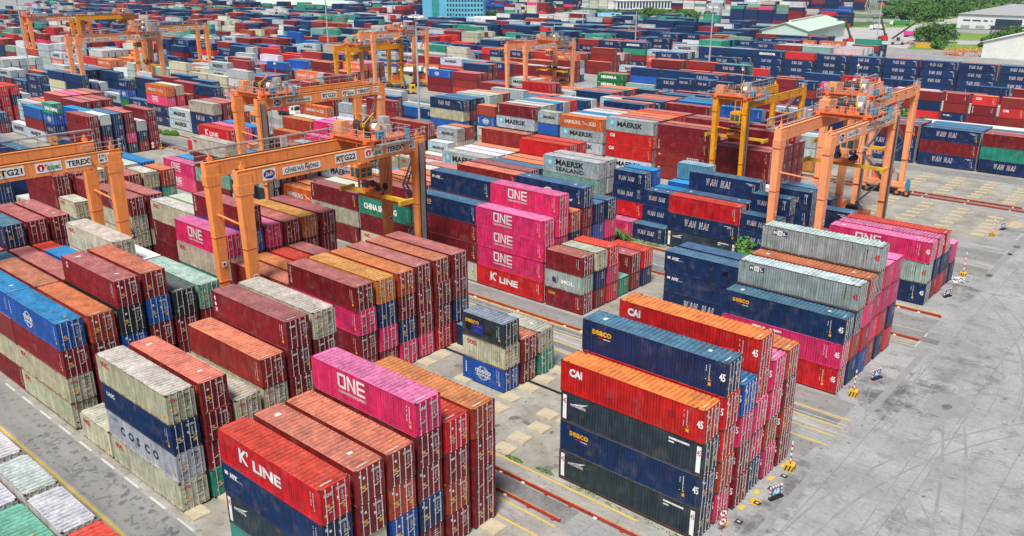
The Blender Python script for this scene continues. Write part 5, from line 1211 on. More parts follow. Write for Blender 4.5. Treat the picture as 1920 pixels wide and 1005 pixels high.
    mb.rail([(x2+2.2, ty-2.6, zc-0.5), (x2+2.2, ty+3.0, zc-0.5)], 1.1, 0.06, 1.1, M['galv']); mb.build('hand_rails', None, dk)
    mb = MB(); mb.cyl((xm-1.9, ty-0.7, zc+1.0), (xm+0.9, ty-0.2, zc+1.0), 0.62, n=14, mat=M['dark']); mb.cyl((xm+0.9, ty-0.2, zc+1.0), (xm+1.7, ty-0.05, zc+1.0), 0.48, n=12, mat=M['white'])
    for a in (-1.9, -0.5, 0.9): mb.cyl((xm+a, ty-0.7+(a+1.9)*0.18, zc+1.0), (xm+a+0.08, ty-0.68+(a+1.9)*0.18, zc+1.0), 0.75, n=14, mat=M['orange_mach'])
    mb.box(xm-2.2, xm+1.0, ty-1.0, ty+0.4, zc, zc+0.35, M['orange_mach']); mb.build('hoist_drum', None, dk)
    mb = MB(); mb.box(x1-0.3, x1+1.3, ty-2.9, ty-1.6, zc, zc+1.7, M['skin_orange'] if 'skin_orange' in M else M['orange']); mb.build('motor_cover', None, dk)
    mb = MB(); mb.box(xm+0.2, xm+1.5, ty+1.3, ty+2.3, zc, zc+2.1, M['galv']); mb.box(xm+1.9, xm+2.7, ty+0.9, ty+1.5, zc, zc+1.3, M['galv']); mb.build('cabinet', None, dk)
    mb = MB(); mb.box(xm-3.0, xm-1.6, ty+1.0, ty+2.4, zc, zc+1.0, M['orange_mach']); mb.cyl((xm-2.3, ty+1.7, zc+1.0), (xm-2.3, ty+1.7, zc+1.5), 0.4, n=10, mat=M['dark']); mb.box(xm-0.6, xm+0.1, ty-2.7, ty-1.9, zc, zc+0.8, M['orange_mach'])
    mb.cyl((x2+1.6, ty+2.2, zc-0.5), (x2+1.6, ty+2.2, zc+0.9), 0.32, n=10, mat=M['blue']); mb.box(x2+0.2, x2+0.9, ty-1.9, ty-0.9, zc, zc+0.9, M['blue'])
    r = random.Random(int(abs(x1)*10))
    for i in range(26 if detail > 1 else 10):
        a, b_ = r.uniform(x1-0.5, x2+0.6), r.uniform(ty-3.1, ty+3.0); w = r.uniform(0.1, 0.35); mb.box(a-w, a+w, b_-w*0.8, b_+w*0.8, zc, zc+r.uniform(0.2, 1.2), r.choice([M['orange_mach'], M['dark'], M['galv'], M['grate'], M['orange_mach']]))
    for i in range(14 if detail > 1 else 4):
        a, b_ = r.uniform(x1-0.5, x2+0.6), r.uniform(ty-3.1, ty+3.0); mb.beam((a, b_, zc), (a, b_, zc+r.uniform(1, 2.4)), 0.07, 0.07, r.choice([M['galv'], M['dark'], M['orange_mach']]))
        mb.beam((a, b_, zc+0.9), (a+r.uniform(-1.5, 1.5), b_+r.uniform(-1, 1), zc+r.uniform(0.4, 1.6)), 0.06, 0.06, r.choice([M['rope'], M['galv'], M['orange_mach']]))
    mb.build('machinery', None, dk)
    mb = MB(); mb.beam((xm+1.6, ty-2.2, zc), (xm+1.6, ty-2.2, zc+1.7), 0.15, 0.15, M['yellow']); mb.beam((xm+1.6, ty-2.2, zc+1.6), (xm+0.8, ty+0.2, zc+2.7), 0.10, 0.13, M['yellow']); mb.box(xm+1.45, xm+1.75, ty-2.35, ty-2.05, zc+1.3, zc+1.8, M['yellow']); mb.build('davit', None, dk)
    mb = MB(); mb.beam((xm-1.0, ty+2.9, zc), (xm-1.0, ty+2.9, zc+5.2), 0.06, 0.06, M['galv']); mb.cyl((xm-1.0, ty+2.9, zc+4.2), (xm-1.0, ty+2.9, zc+4.5), 0.3, 0.1, 8, M['galv']); mb.build('aerial', None, dk)
    # driver's cab hung under the trolley
    cz = zt - hd - 0.6; cy = ty - 3.0; mb = MB()
    mb.box(xm+0.6, xm+2.6, cy-1.0, cy+1.0, cz-2.0, cz, paintm); cabo = B(mb, 'cab')
    g = MB(); g.add([(xm+2.61, cy-0.85, cz-1.7), (xm+2.61, cy+0.85, cz-1.7), (xm+2.61, cy+0.85, cz-0.5), (xm+2.61, cy-0.85, cz-0.5)], [(0,1,2,3)]); g.add([(xm+0.75, cy-1.01, cz-1.7), (xm+2.45, cy-1.01, cz-1.7), (xm+2.45, cy-1.01, cz-0.5), (xm+0.75, cy-1.01, cz-0.5)], [(0,1,2,3)])
    g.build('cab_window', M['glass'], cabo)
    bars = MB(); bars.box(xm+2.615, xm+2.66, cy-0.05, cy+0.05, cz-1.7, cz-0.5, paintm); bars.box(xm+2.615, xm+2.66, cy-0.85, cy+0.85, cz-1.15, cz-1.05, paintm); bars.box(xm+1.55, xm+1.65, cy-1.06, cy-1.015, cz-1.7, cz-0.5, paintm); bars.build('cab_frame', None, cabo)
    mb = MB(); mb.box(xm+0.7, xm+2.4, cy+1.0, ty-1.0, cz+0.0, cz+0.12, M['grate']); mb.beam((xm+1.0, cy, cz), (xm+1.0, cy, zc-0.2), 0.14, 0.14, paintm); mb.beam((xm+2.2, cy, cz), (xm+2.2, cy, zc-0.2), 0.14, 0.14, paintm); mb.build('cab_hanger', None, cabo)
    # spreader on its ropes
    if spread_z:
        sz = spread_z; mb = MB(); sy = ty + 0.5
        mb.box(xm-1.6, xm+1.6, sy-0.9, sy+0.9, sz+0.75, sz+1.15, M['orange_mach']); mb.box(xm-6.0, xm+6.0, sy-0.30, sy+0.30, sz+0.15, sz+0.6, M['yellow'])
        for a in (-6.0, 6.0): mb.box(xm+a-0.2, xm+a+0.2, sy-1.2, sy+1.2, sz, sz+0.62, M['yellow'])
        for a in (-1.3, 1.3):
            for b_ in (-0.6, 0.6): mb.cyl((xm+a, sy+b_-0.1, sz+1.5), (xm+a, sy+b_+0.1, sz+1.5), 0.48, n=14, mat=M['dark'])
        for i in range(18): a = r.uniform(-2.2, 2.2); mb.beam((xm+a, sy+r.uniform(-.6,.6), sz+0.7), (xm+a+r.uniform(-.7,.7), sy+r.uniform(-.6,.6), sz+r.uniform(1.0, 2.0)), 0.08, 0.08, M['dark'])
        sp = B(mb, 'spreader')
        mb = MB()
        for a in (-1.3, 1.3):
            for b_ in (-0.6, 0.6):
                for e_ in (-0.3, 0.3): mb.beam((xm+a+e_, sy+b_, sz+1.6), (xm+a*1.5+e_, sy+b_*2.2, zc-0.4), 0.035, 0.035, M['rope'])
        mb.build('hoist_ropes', None, sp)
    return t
M['cont_green'] = paint('green_lettering', (0.02, 0.32, 0.12), None, 0.5)
M['skin_orange'] = paint('pale_orange_cover', (0.80, 0.33, 0.14), None, 0.5)
H = 'C\u1ea2NG H\u1ea2I PH\u00d2NG'
crane('gantry_crane', 'orange gantry crane lettered RTG21, cut by the left picture edge', 19.5, 45.2, -111.2, -103.9, 22, M['orange'], 'RTG21', H, 0.15, 12, 2)
crane('gantry_crane', 'orange gantry crane lettered RTG22, largest and nearest, left of centre', 49.4, 75.6, -88.6, -82.0, 22, M['orange'], 'RTG22', H, 0.80, 14.2, 2)
crane('gantry_crane', 'orange gantry crane lettered RTG23 and PORT OF HAIPHONG, behind RTG22', 80.7, 107, -133, -126, 22.2, M['orange'], 'RTG23', 'PORT OF HAIPHONG', 0.14, 12.0, 2)
crane('gantry_crane', 'orange gantry crane lettered RTG24, nearer of the two at right', 113.5, 140, -48.5, -41.5, 22, M['peach'], 'RTG24', H, 0.62, 14.2, 2)
crane('gantry_crane', 'orange gantry crane directly behind RTG24, its wheels on the slab field', 149.2, 175.5, -55.9, -48.9, 21.9, M['peach'], 'RTG25', H, 0.12, 13.0, 2, sign=False)
crane('gantry_crane', 'amber-yellow gantry crane with green-glazed cab right of centre', 150.3, 176.3, -77.6, -71.4, 19.5, M['amber'], 'RTG', 'RTG', 0.10, 11.5, 2, sign=False, lw=0.85)
crane('gantry_crane', 'orange gantry crane at far left above the blue and pink boxes', 118, 144.8, -290, -283, 22.6, M['peach'], 'RTG28', H, 0.86, 12, 1)
crane('gantry_crane', 'orange gantry crane in the top left corner', 157.5, 184, -432, -425, 22, M['orange'], 'RTG', H, 0.1, None, 1)
crane('gantry_crane', 'yellow-orange gantry crane behind the top left corner crane', 178, 204, -430, -423, 22, M['amber'], 'RTG', H, 0.9, 12, 1, sign=False)
crane('gantry_crane', 'orange gantry crane at upper left behind the lamp mast', 158, 184.4, -328, -321, 22, M['orange'], 'RTG', H, 0.08, None, 1)
crane('gantry_crane', 'orange gantry crane at top middle with white cab under it', 202, 228, -247, -240, 21.3, M['peach'], 'RTG27', H, 0.62, 9, 1)
crane('gantry_crane', 'amber gantry crane beside the top middle orange crane', 194, 219, -251.5, -244.5, 16.8, M['amber'], 'RTG', H, 0.3, None, 1, sign=False)
crane('gantry_crane', 'orange gantry crane over the far grey box right of centre', 219, 245, -191.5, -183.5, 19.3, M['peach'], 'RTG30', H, 0.72, 9, 1)
# ---------------------------------------------------------------- high lamp masts
def mast(x, y, h, label, r=0.22):
    t = empty('lamp_mast', (x, y, 0)); tag(t, label, 'lamp mast', 'tall floodlight masts of the yard')
    mb = MB(); mb.cyl((0,0,0), (0,0,h), r*1.25, r*0.6, 12); mb.build('pole', M['steelgrey'], t, smooth=False)
    mb = MB(); mb.cyl((0,0,0), (0,0,0.35), 0.55, n=12); mb.build('base', M['concrete_dark'], t)
    c = MB(); c.cyl((0,0,h-0.9), (0,0,h-0.75), 1.1, n=14); hd = c.build('lamp_ring', M['steelgrey'], t)
    for i in range(8):
        a = 2*math.pi*i/8; l = MB(); l.frustum((1.35*math.cos(a), 1.35*math.sin(a), h-1.35), 0.34, 0.34, (1.35*math.cos(a), 1.35*math.sin(a), h-1.05), 0.2, 0.2); l.build('lamp', M['white'], hd)
for px, py, h, lb in ((789, 300, 34, 'tall pale grey lamp mast beside crane RTG22, rising out of the picture'), (1189, 122, 27, 'grey lamp mast behind the upper middle blue stacks'),
    (1326, 165, 31, 'grey lamp mast with round lamp ring right of the green boxes'), (618, 118, 40, 'slim lamp mast left of the upper middle cranes'), (62, 168, 34, 'pale lamp mast at the far left beside the orange crane'),
    (1641, 95, 30, 'lamp mast near the dark lifting booms at upper right'), (1006, 55, 24, 'slim lamp mast behind the open-sided canopy'), (1092, 75, 22, 'slim lamp mast left of the blue canopy')):
    p = G(px, py); mast(p.x, p.y, h, lb, 0.26 if p.y < 200 else 0.34)
def street_lamp(px, py, label):
    p = G(px, py); t = empty('street_lamp', (p.x, p.y, 0)); tag(t, label, 'street lamp', 'street lamps by the far road')
    mb = MB(); mb.cyl((0,0,0), (0,0,9), 0.14, 0.09, 8); mb.beam((0,0,8.9), (1.8,0.5,9.4), 0.1, 0.1); mb.build('pole', M['steelgrey'], t)
    mb = MB(); mb.box(1.5, 2.5, 0.3, 0.7, 9.3, 9.5); mb.build('lamp', M['white'], t)
street_lamp(847, 52, 'street lamp in front of the blue building'); street_lamp(1012, 42, 'street lamp beside the white lorry park'); street_lamp(1694, 34, 'street lamp beside the far road and trees')

# ---------------------------------------------------------------- small things at the block ends
def striped(mb, x, y, z0, z1, w, n, a, b):
    for i in range(n): mb.box(x-w, x+w, y-w, y+w, z0+(z1-z0)*i/n, z0+(z1-z0)*(i+1)/n, a if i % 2 else b)
def barrier(x, y, h, label, lean=0.0):
    t = empty('marker_post', (x, y, 0), 0.2); tag(t, label, 'marker post', 'striped marker posts at the block corners')
    mb = MB(); mb.box(-0.42, 0.42, -0.42, 0.42, 0.0, 0.62, M['yellow'])
    for i in range(3):
        a = -0.42 + 0.30*i
        mb.add([(0.424, a, 0.02), (0.424, a+0.13, 0.02), (0.424, min(0.42, a+0.30), 0.6), (0.424, min(0.42, a+0.17), 0.6)], [(0,1,2,3)], M['black'])
        mb.add([(a, -0.424, 0.02), (a+0.13, -0.424, 0.02), (min(0.42, a+0.30), -0.424, 0.6), (min(0.42, a+0.17), -0.424, 0.6)], [(0,1,2,3)], M['black'])
    mb.build('base_block', None, t)
    mb = MB(); striped(mb, 0, 0, 0.62, h, 0.055, 8, M['white'], M['redp']); mb.build('post', None, t)
M['redp'] = paint('red_post_paint', (0.55, 0.03, 0.025), 0.2, 0.5)
barrier(-24.2, 66.6, 2.9, 'striped post on a yellow-black block beside the front right stacks')
barrier(-25.0, 84.6, 3.0, 'striped post on a yellow-black block near the blue AC sign')
barrier(-26.3, 132.6, 3.8, 'striped post on a yellow-black block beside white litter')
barrier(-28.0, 157.6, 3.0, 'striped post on a yellow-black block near the AE sign')
barrier(-204.5, 101.5, 3.4, 'striped post with round signs by the left block beyond RTG21')
def block_sign(x, y, s, label):
    t = empty('block_sign', (x, y, 0), 0.0); tag(t, label, 'sign', 'blue block signs on the apron')
    mb = MB(); mb.box(-0.12, 0.25, -0.75, 0.75, 0.0, 0.18, M['black']); mb.build('foot', None, t)
    mb = MB()
    for a in (-0.66, 0.66):
        for i in range(6): mb.box(-0.04, 0.04, a-0.06, a+0.06, 0.18+i*0.17, 0.35+i*0.17, M['white'] if i % 2 else M['redp'])
    for i in range(8):
        mb.box(-0.045, 0.045, -0.6+i*0.15, -0.45+i*0.15, 1.1, 1.2, M['white'] if i % 2 else M['redp'])
    mb.build('frame', None, t)
    mb = MB(); mb.box(-0.03, 0.03, -0.6, 0.6, 0.28, 1.1, M['signblue']); tt = MB(); put(tt, s, 0, 0, 0.5, M['white'], bold=0.05, align='c', wid=0.75)
    w0 = min(a for a, _, _ in tt.v); k0 = len(mb.v); mb.v += [(0.036, a - w0 - 0.37, 0.45 + c) for a, _, c in tt.v]
    mi = mb._mi(M['white'])
    for f_ in tt.f: mb.f.append(tuple(i+k0 for i in f_)); mb.m.append(mi)
    mb.build('panel', None, t)
    t.rotation_euler = (0, 0, -0.35)
M['signblue'] = paint('sign_blue', (0.03, 0.22, 0.42), None, 0.4)
block_sign(-23.3, 61.6, 'AB', 'blue sign lettered AB beside the front right stacks'); block_sign(-24.5, 90.2, 'AC', 'blue sign lettered AC beside the second right stacks')
block_sign(-25.7, 122.2, 'AD', 'blue sign lettered AD beside the pink-roofed stacks'); block_sign(-27.6, 163.2, 'AE', 'blue sign lettered AE beside the sand heap')
block_sign(-23.4, 192.0, 'AF', 'blue sign at the right edge beside the upper slab field')
def no_sign(x, y, label):
    t = empty('road_sign', (x, y, 0)); tag(t, label, 'sign', 'round prohibition signs on posts')
    mb = MB(); mb.cyl((0,0,0), (0,0,2.0), 0.04, n=8); mb.build('post', M['redp'], t)
    for z in (1.75, 0.95):
        e = MB(); arc(e, 0, z, 0.36, 0.36, 0.36, 0, 360, M['white'], n=24); arc(e, 0, z, 0.38, 0.38, 0.08, 0, 360, M['red'], -0.006, n=24)
        poly(e, [(-0.25, z+0.2), (-0.20, z+0.26), (0.26, z-0.2), (0.2, z-0.26)][::-1], M['red'], -0.01); rect(e, -0.13, 0.13, z-0.05, z+0.1, M['black'], -0.008)
        d = MB(); d.v = [(0.05-b_, a, c) for a, b_, c in e.v]; d.f = e.f; d.m = e.m; d.mats = e.mats
        o = d.build('disc', None, t)
    t.rotation_euler = (0, 0, -0.6)
no_sign(-24.6, 54.4, 'pair of round red-ringed signs at the bottom edge beside the front right stacks')
no_sign(-205.0, 99.6, 'pair of round red-ringed signs at the left block beyond RTG21')
# painted block letters and small hatches on the apron
mb = MB(); tt = MB(); put(tt, 'AB', 0, 0, 0.9, M['line'], bold=0.05, wid=1.2)
mb.add([(-24.7 + c*0.9, 59.2 + a, 0.028) for a, _, c in tt.v], [tuple(reversed(f)) for f in tt.f]); tag(mb.build('painted_letters', M['sticker']), kind='structure')
mb = MB()
for y in (66.9, 64.2, 61.4, 58.5, 55.6, 52.8): mb.add([(-25.1, y-0.5, 0.026), (-24.6, y-0.5, 0.026), (-24.6, y+0.3, 0.026), (-25.1, y+0.3, 0.026)], [(0,1,2,3)])
tag(mb.build('yellow_marks', M['line']), kind='structure')
for i, y in enumerate((53.5, 56.4, 59.8, 62.6, 65.2)):
    mb = MB(); mb.box(-0.28, 0.28, -0.25, 0.25, 0, 0.07, M['dark']); mb.box(-0.13, 0.13, -0.12, 0.12, 0.07, 0.075, M['galv'])
    o = mb.build('floor_hatch', None, None, (-24.1, y, 0.01)); tag(o, ['grey floor hatch nearest the bottom edge', 'grey floor hatch just below the painted AB', 'grey floor hatch left of the painted AB', 'grey floor hatch left of the AB sign', 'grey floor hatch closest to the striped post'][i], 'hatch', 'floor hatches along the front right stacks')
# litter and sand
def heap(name, x, y, rx, ry, h, mat, label, kind, seed=1):
    r = random.Random(seed); n = 20; vs = [(0, 0, h)]; fs = []
    for k in (0.35, 0.7, 1.0):
        for i in range(n):
            t = 2*math.pi*i/n; f = k*r.uniform(0.85, 1.12); vs.append((rx*f*math.cos(t), ry*f*math.sin(t), max(0.0, h*(1-k)**0.8*r.uniform(0.7, 1.15)) if k < 1 else 0.0))
    fs += [(0, 1+i, 1+(i+1) % n) for i in range(n)]
    for q_ in range(2): fs += [(1+q_*n+i, 1+(q_+1)*n+i, 1+(q_+1)*n+(i+1) % n, 1+q_*n+(i+1) % n) for i in range(n)]
    mb = MB(); mb.add(vs, fs); o = mb.build(name, mat, None, (x, y, 0.01)); tag(o, label, name.replace('_', ' '), None, kind); return o
heap('sand_heap', -26.6, 167.5, 1.6, 2.0, 0.8, M['sand'], 'low brown sand heap beside the blue AE sign', None)
def litter(name, x, y, rx, ry, n, s, mat, label, seed):
    r = random.Random(seed); mb = MB()
    for i in range(n):
        a, b_ = r.gauss(0, rx), r.gauss(0, ry); q1 = r.uniform(0.4, 1)*s; z = 0.03 + r.random()*0.15; t = r.uniform(0, 6)
        mb.add([(a+q1*math.cos(t+k*1.57)*r.uniform(.6,1.2), b_+q1*math.sin(t+k*1.57)*r.uniform(.6,1.2), z + r.uniform(-.02,.14)) for k in range(4)], [(0,1,2,3)])
    o = mb.build(name, mat, None, (x, y, 0)); tag(o, label, name, None, 'stuff')
litter('litter', -26.9, 130.6, 0.9, 0.9, 70, 0.28, M['paper'], 'crumpled white litter on the apron beside a striped post', 4)

# ---------------------------------------------------------------- trees, bushes, grass
def crown(name, mat, parent, blobs, n, s, seed, loc=(0,0,0)):
    """leaf-sized faces spread through several overlapping clumps"""
    r = random.Random(seed); V_, F_ = [], []
    tot = sum(b[3]*b[4]*b[5] for b in blobs)
    for cx, cy, cz, rx, ry, rz in blobs:
        for i in range(int(n*rx*ry*rz/tot)):
            while True:
                u = Vector((r.uniform(-1,1), r.uniform(-1,1), r.uniform(-1,1)))
                if 0.15 < u.length < 1: break
            u = u.normalized()*(u.length**0.45)
            p = Vector((cx+u.x*rx, cy+u.y*ry, cz+u.z*rz)); q_ = s*r.uniform(0.5, 1.3)
            a = (u + Vector((r.uniform(-.7,.7), r.uniform(-.7,.7), r.uniform(-.2,.9)))).normalized(); b_ = a.cross(Vector((r.uniform(-1,1), r.uniform(-1,1), r.uniform(-1,1)))).normalized(); c = a.cross(b_)
            k = len(V_); V_ += [tuple(p-b_*q_), tuple(p+c*q_*0.6), tuple(p+b_*q_), tuple(p-c*q_*0.6)]; F_.append((k, k+1, k+2, k+3))
    mb = MB(); mb.v = V_; mb.f = F_; mb.m = [0]*len(F_); return mb.build(name, mat, parent, loc)
def tree(x, y, h, w, label, seed, mat=None, n=2600, s=0.28, kind='tree', group=None, trunk=0.28):
    r = random.Random(seed); t = empty('tree' if kind == 'tree' else 'bush', (x, y, 0)); tag(t, label, kind, group)
    mb = MB(); mb.cyl((0,0,0), (r.uniform(-.2,.2), r.uniform(-.2,.2), h*0.5), 0.09*h**0.6, 0.05*h**0.6, 8)
    for i in range(6):
        a = r.uniform(0, 6.28); z0 = h*r.uniform(0.15, 0.45); mb.cyl((0,0,z0), (w*0.35*math.cos(a), w*0.35*math.sin(a), h*r.uniform(0.55, 0.85)), 0.045*h**0.6, 0.015*h**0.6, 6)
    mb.build('trunk', M['bark'], t)
    bl = []
    for i in range(11):
        a = r.uniform(0, 6.28); d = w*0.5*r.uniform(0.1, 0.72); z = h*r.uniform(trunk+0.08, 0.86); k = r.uniform(0.16, 0.30)*w*(1.15 - 0.5*z/h)
        bl.append((d*math.cos(a), d*math.sin(a), z, k, k, k*0.75))
    bl.append((0, 0, h*0.68, w*0.26, w*0.26, h*0.22))
    crown('crown', mat or M['leaf'], t, bl, n, s, seed); return t
tree(-53.0, 114.4, 5.0, 4.6, 'small bright green tree between the navy boxes and pale green boxes', 5, M['leaf2'], 1900, 0.22)
def palm(x, y, label):
    t = empty('palm', (x, y, 0)); tag(t, label, 'palm'); r = random.Random(2); mb = MB(); mb.cyl((0,0,0), (0.1,0,1.2), 0.16, 0.12, 8); mb.build('trunk', M['bark'], t); mb = MB()
    for i in range(34):
        a = r.uniform(0, 6.28); L_ = r.uniform(1.4, 2.6); up = r.uniform(0.5, 1.6); p0 = Vector((0.1, 0, 1.0)); pts = [p0 + Vector((math.cos(a)*L_*f, math.sin(a)*L_*f, up*f*2.2 - 2.1*f*f*up*0.9)) for f in (0, .3, .6, .85, 1)]
        s_ = Vector((-math.sin(a), math.cos(a), 0))
        for k in range(4):
            w0, w1 = 0.20*(1-k*0.2), 0.20*(0.8-k*0.2); mb.add([pts[k]-s_*w0, pts[k]+s_*w0, pts[k+1]+s_*w1, pts[k+1]-s_*w1], [(0,1,2,3)])
    mb.build('fronds', M['leaf'], t)
palm(-75.0, 113.2, 'dark green palm clump at the end of the single pink box'); palm(-74.0, 112.6, 'second dark palm clump, closer to the navy box corner')
tree(-74, 246, 6.8, 17, 'wide dark green tree behind crane RTG24 and the navy trio', 9, M['leaf'], 5200, 0.42, trunk=0.1)
tree(-66.5, 244, 5.4, 9, 'lower part-hidden tree beside the long pale shed roof', 10, M['leaf'], 3000, 0.4, trunk=0.1)
tree(-388, 136, 8, 16, 'bright green bushy tree at the left edge behind the lamp mast', 12, M['leaf2'], 3600, 0.42, trunk=0.08)
tree(-235, 238, 6, 8, 'round green bush beside the cream shed under the orange crane', 14, M['leaf2'], 2600, 0.34, 'bush', trunk=0.08)
tree(-322, 153, 4, 8, 'small sunlit bush behind the red box at far left', 15, M['leaf2'], 1200, 0.3, 'bush', trunk=0.08)
def hedge(x0, x1, y0, y1, h, label, seed, n=2600):
    r = random.Random(seed); k_ = min(0.9, (y1-y0)*0.45 + 0.08); bl = [(r.uniform(x0, x1), r.uniform(y0, y1), h*0.35, 1.1, k_, h*0.6) for i in range(int((x1-x0)/0.8)) if r.random() < 0.75]
    o = crown('grass_strip', M['grass'], None, bl, n, 0.09 if h < 1 else 0.16, seed); tag(o, label, 'grass', None, 'stuff')
hedge(-229, -219, 112.0, 114.6, 1.3, 'bright green grass strip beside the left rail track', 3, 5000)
hedge(-50, -39.2, 51.35, 51.75, 0.22, 'thin grass strip along the yellow line at the front right stacks', 4, 1300)
hedge(-38.9, -26, 51.35, 51.6, 0.15, 'sparse grass at the foot of the front right stacks', 5, 260)
hedge(-78, -56, 114.6, 115.6, 0.5, 'grass strip along the kerb below the navy boxes', 6, 2600)
hedge(-72, -58, 183.3, 183.7, 0.4, 'grass at the foot of the orange name box', 7, 900)
# trees of the background
fb = [(905, 45, 13, 15), (925, 40, 11, 12), (835, 50, 8, 16), (860, 33, 9, 10), (1190, 34, 9, 12), (1215, 33, 10, 14), (1240, 36, 9, 12), (1262, 38, 8, 10), (1300, 36, 8, 12), (1330, 38, 8, 12), (1370, 35, 8, 12), (1180, 40, 7, 12), (1150, 42, 7, 12),
      (1440, 42, 9, 14), (1495, 45, 8, 12), (1545, 52, 9, 16), (1580, 50, 8, 14), (1735, 78, 13, 17), (1770, 80, 14, 20), (1755, 76, 11, 14), (1880, 84, 10, 20), (1905, 78, 10, 18), (1845, 88, 6, 8), (1760, 92, 5, 9),
      (1690, 40, 12, 24), (1715, 38, 14, 26), (1740, 40, 14, 26), (1765, 34, 13, 26), (1790, 30, 12, 24), (1700, 28, 12, 26), (1660, 34, 10, 18), (1820, 20, 13, 34), (1850, 14, 13, 34), (1880, 10, 13, 34), (1910, 8, 13, 34), (1780, 22, 13, 34), (1745, 24, 13, 30), (1120, 10, 10, 20), (700, 3, 10, 22), (730, 2, 10, 22), (760, 4, 9, 18), (780, 6, 9, 16), (360, 8, 8, 20), (400, 8, 9, 22), (440, 5, 9, 22), (475, 3, 9, 24), (330, 12, 7, 16)]
wd = ['small', 'round', 'wide', 'tall', 'dense']
places = lambda px: 'left' if px < 640 else ('middle' if px < 1280 else 'right')
tl = {905: 'big tree right of the blue building', 925: 'second tree right of the blue building', 835: 'round bush at the foot of the blue building', 860: 'small tree touching the blue building facade', 1735: 'dark full tree left of the pair on the right lawn', 1770: 'dark full tree right of the pair on the right lawn',
      1755: 'lower tree between the dark pair on the right lawn', 1880: 'spreading tree beside the pale gabled shed', 1905: 'tree behind the pale gabled shed at the right edge', 1845: 'little bush on the bright lawn', 1760: 'little tree at the fence below the dark pair'}
prevs = []
for i, (px, py, h, w) in enumerate(fb):
    p = G(px, py); near = tl.get(px)
    if not near:
        if py > 30 and 1130 < px < 1400: near = f"green tree in the belt before the far canopies, {ORD[[1150,1180,1190,1215,1240,1262,1300,1330,1370].index(px) % 6] if px in (1150,1180,1190,1215,1240,1262) else ['first','second','third'][[1300,1330,1370].index(px)] + ' past the gap'} from the left"
        elif px < 640: near = f"green tree on the horizon at upper left, {ORD[[330,360,400,440,475].index(px)]} from the left"
        elif px < 800: near = f"green tree behind the top containers, {ORD[[700,730,760,780].index(px)]} from the left"
        elif px == 1120: near = 'green tree beside the far white box wall'
        elif px < 1600: near = f"green tree by the pale green shed, {ORD[[1440,1495,1545,1580].index(px)]} from the left"
        else: near = f"dark woodland tree left of the white warehouse, {ORD[min(5, [1660,1690,1700,1715,1740,1745,1765,1780,1790,1820,1850,1880,1910].index(px) % 6)]} of its {'nearer' if py > 26 else 'farther'} row{' end' if px in (1765, 1910) else ''}"
    tree(p.x, p.y, h, w, near, 40+i, M['leaf'], 900 if p.y < 700 else 620, 0.9 if p.y < 700 else 1.3, 'tree', 'trees beyond the yard', 0.08)
# far woodland and lawns
def wood(pts, label, seed, n=5200, s=2.2, h=8):
    r = random.Random(seed); bl = []
    for px, py in pts:
        p = G(px, py)
        for k in range(3): bl.append((p.x + r.uniform(-14, 14), p.y + r.uniform(-14, 14), h*r.uniform(.35, .6), r.uniform(9, 15), r.uniform(9, 15), h*r.uniform(.4, .6)))
    o = crown('woodland', M['leaf'], None, bl, n, s, seed); tag(o, label, 'woodland', None, 'stuff')
wood([(1500+i*14, -4 + (i % 3)*2) for i in range(30)], 'dense green woodland on the horizon at upper right', 3, 9000)
wood([(i*14, -6 + (i % 3)*2) for i in range(20)], 'hazy green tree line on the horizon at the top left corner', 8, 5000)
wood([(1700+i*10, 10 + (i % 4)*4) for i in range(20)], 'dense green woodland above the white warehouse', 4, 8000)
wood([(300+i*16, -3 + (i % 3)*2) for i in range(16)] + [(640+i*14, -3 + (i % 2)*3) for i in range(12)], 'green tree line on the horizon at upper left', 5, 6000)
wood([(1060+i*20, 28) for i in range(14)], 'low green belt before the far depot', 6, 5000, 1.6, 5)
M['lawn'] = surf('lawn_grass', (0.17, 0.28, 0.04), (0.10, 0.19, 0.03), 0.05, (0.22, 0.20, 0.10))
def lawn(pts, z=0.05, mat=None, name='lawn'):
    mb = MB(); mb.add([tuple(G(px, py)) [:2] + (z,) for px, py in pts], [tuple(range(len(pts)))]); return tag(mb.build(name, mat or M['lawn']), kind='structure')
lawn([(1700, 92), (1920, 98), (1920, 82), (1830, 78), (1720, 80)]); lawn([(1790, 74), (1920, 76), (1920, 66), (1795, 62)]); lawn([(1660, 55), (1800, 38), (1780, 30), (1640, 48)])
lawn([(1000, 34), (1300, 40), (1300, 26), (1010, 24)]); lawn([(1500, 62), (1640, 62), (1640, 50), (1500, 50)])
M['road'] = surf('pale_road', (0.40, 0.39, 0.38), (0.34, 0.335, 0.33), 0.05)
lawn([(1560, 78), (1700, 92), (1730, 58), (1830, 34), (1815, 30), (1690, 52), (1600, 52), (1560, 60)], 0.09, M['road'], 'road'); lawn([(960, 45), (1230, 42), (1230, 30), (960, 24)], 0.09, M['road'], 'road')
lawn([(1795, 84), (1920, 84), (1920, 79), (1795, 77)], 0.13, M['road'], 'road')

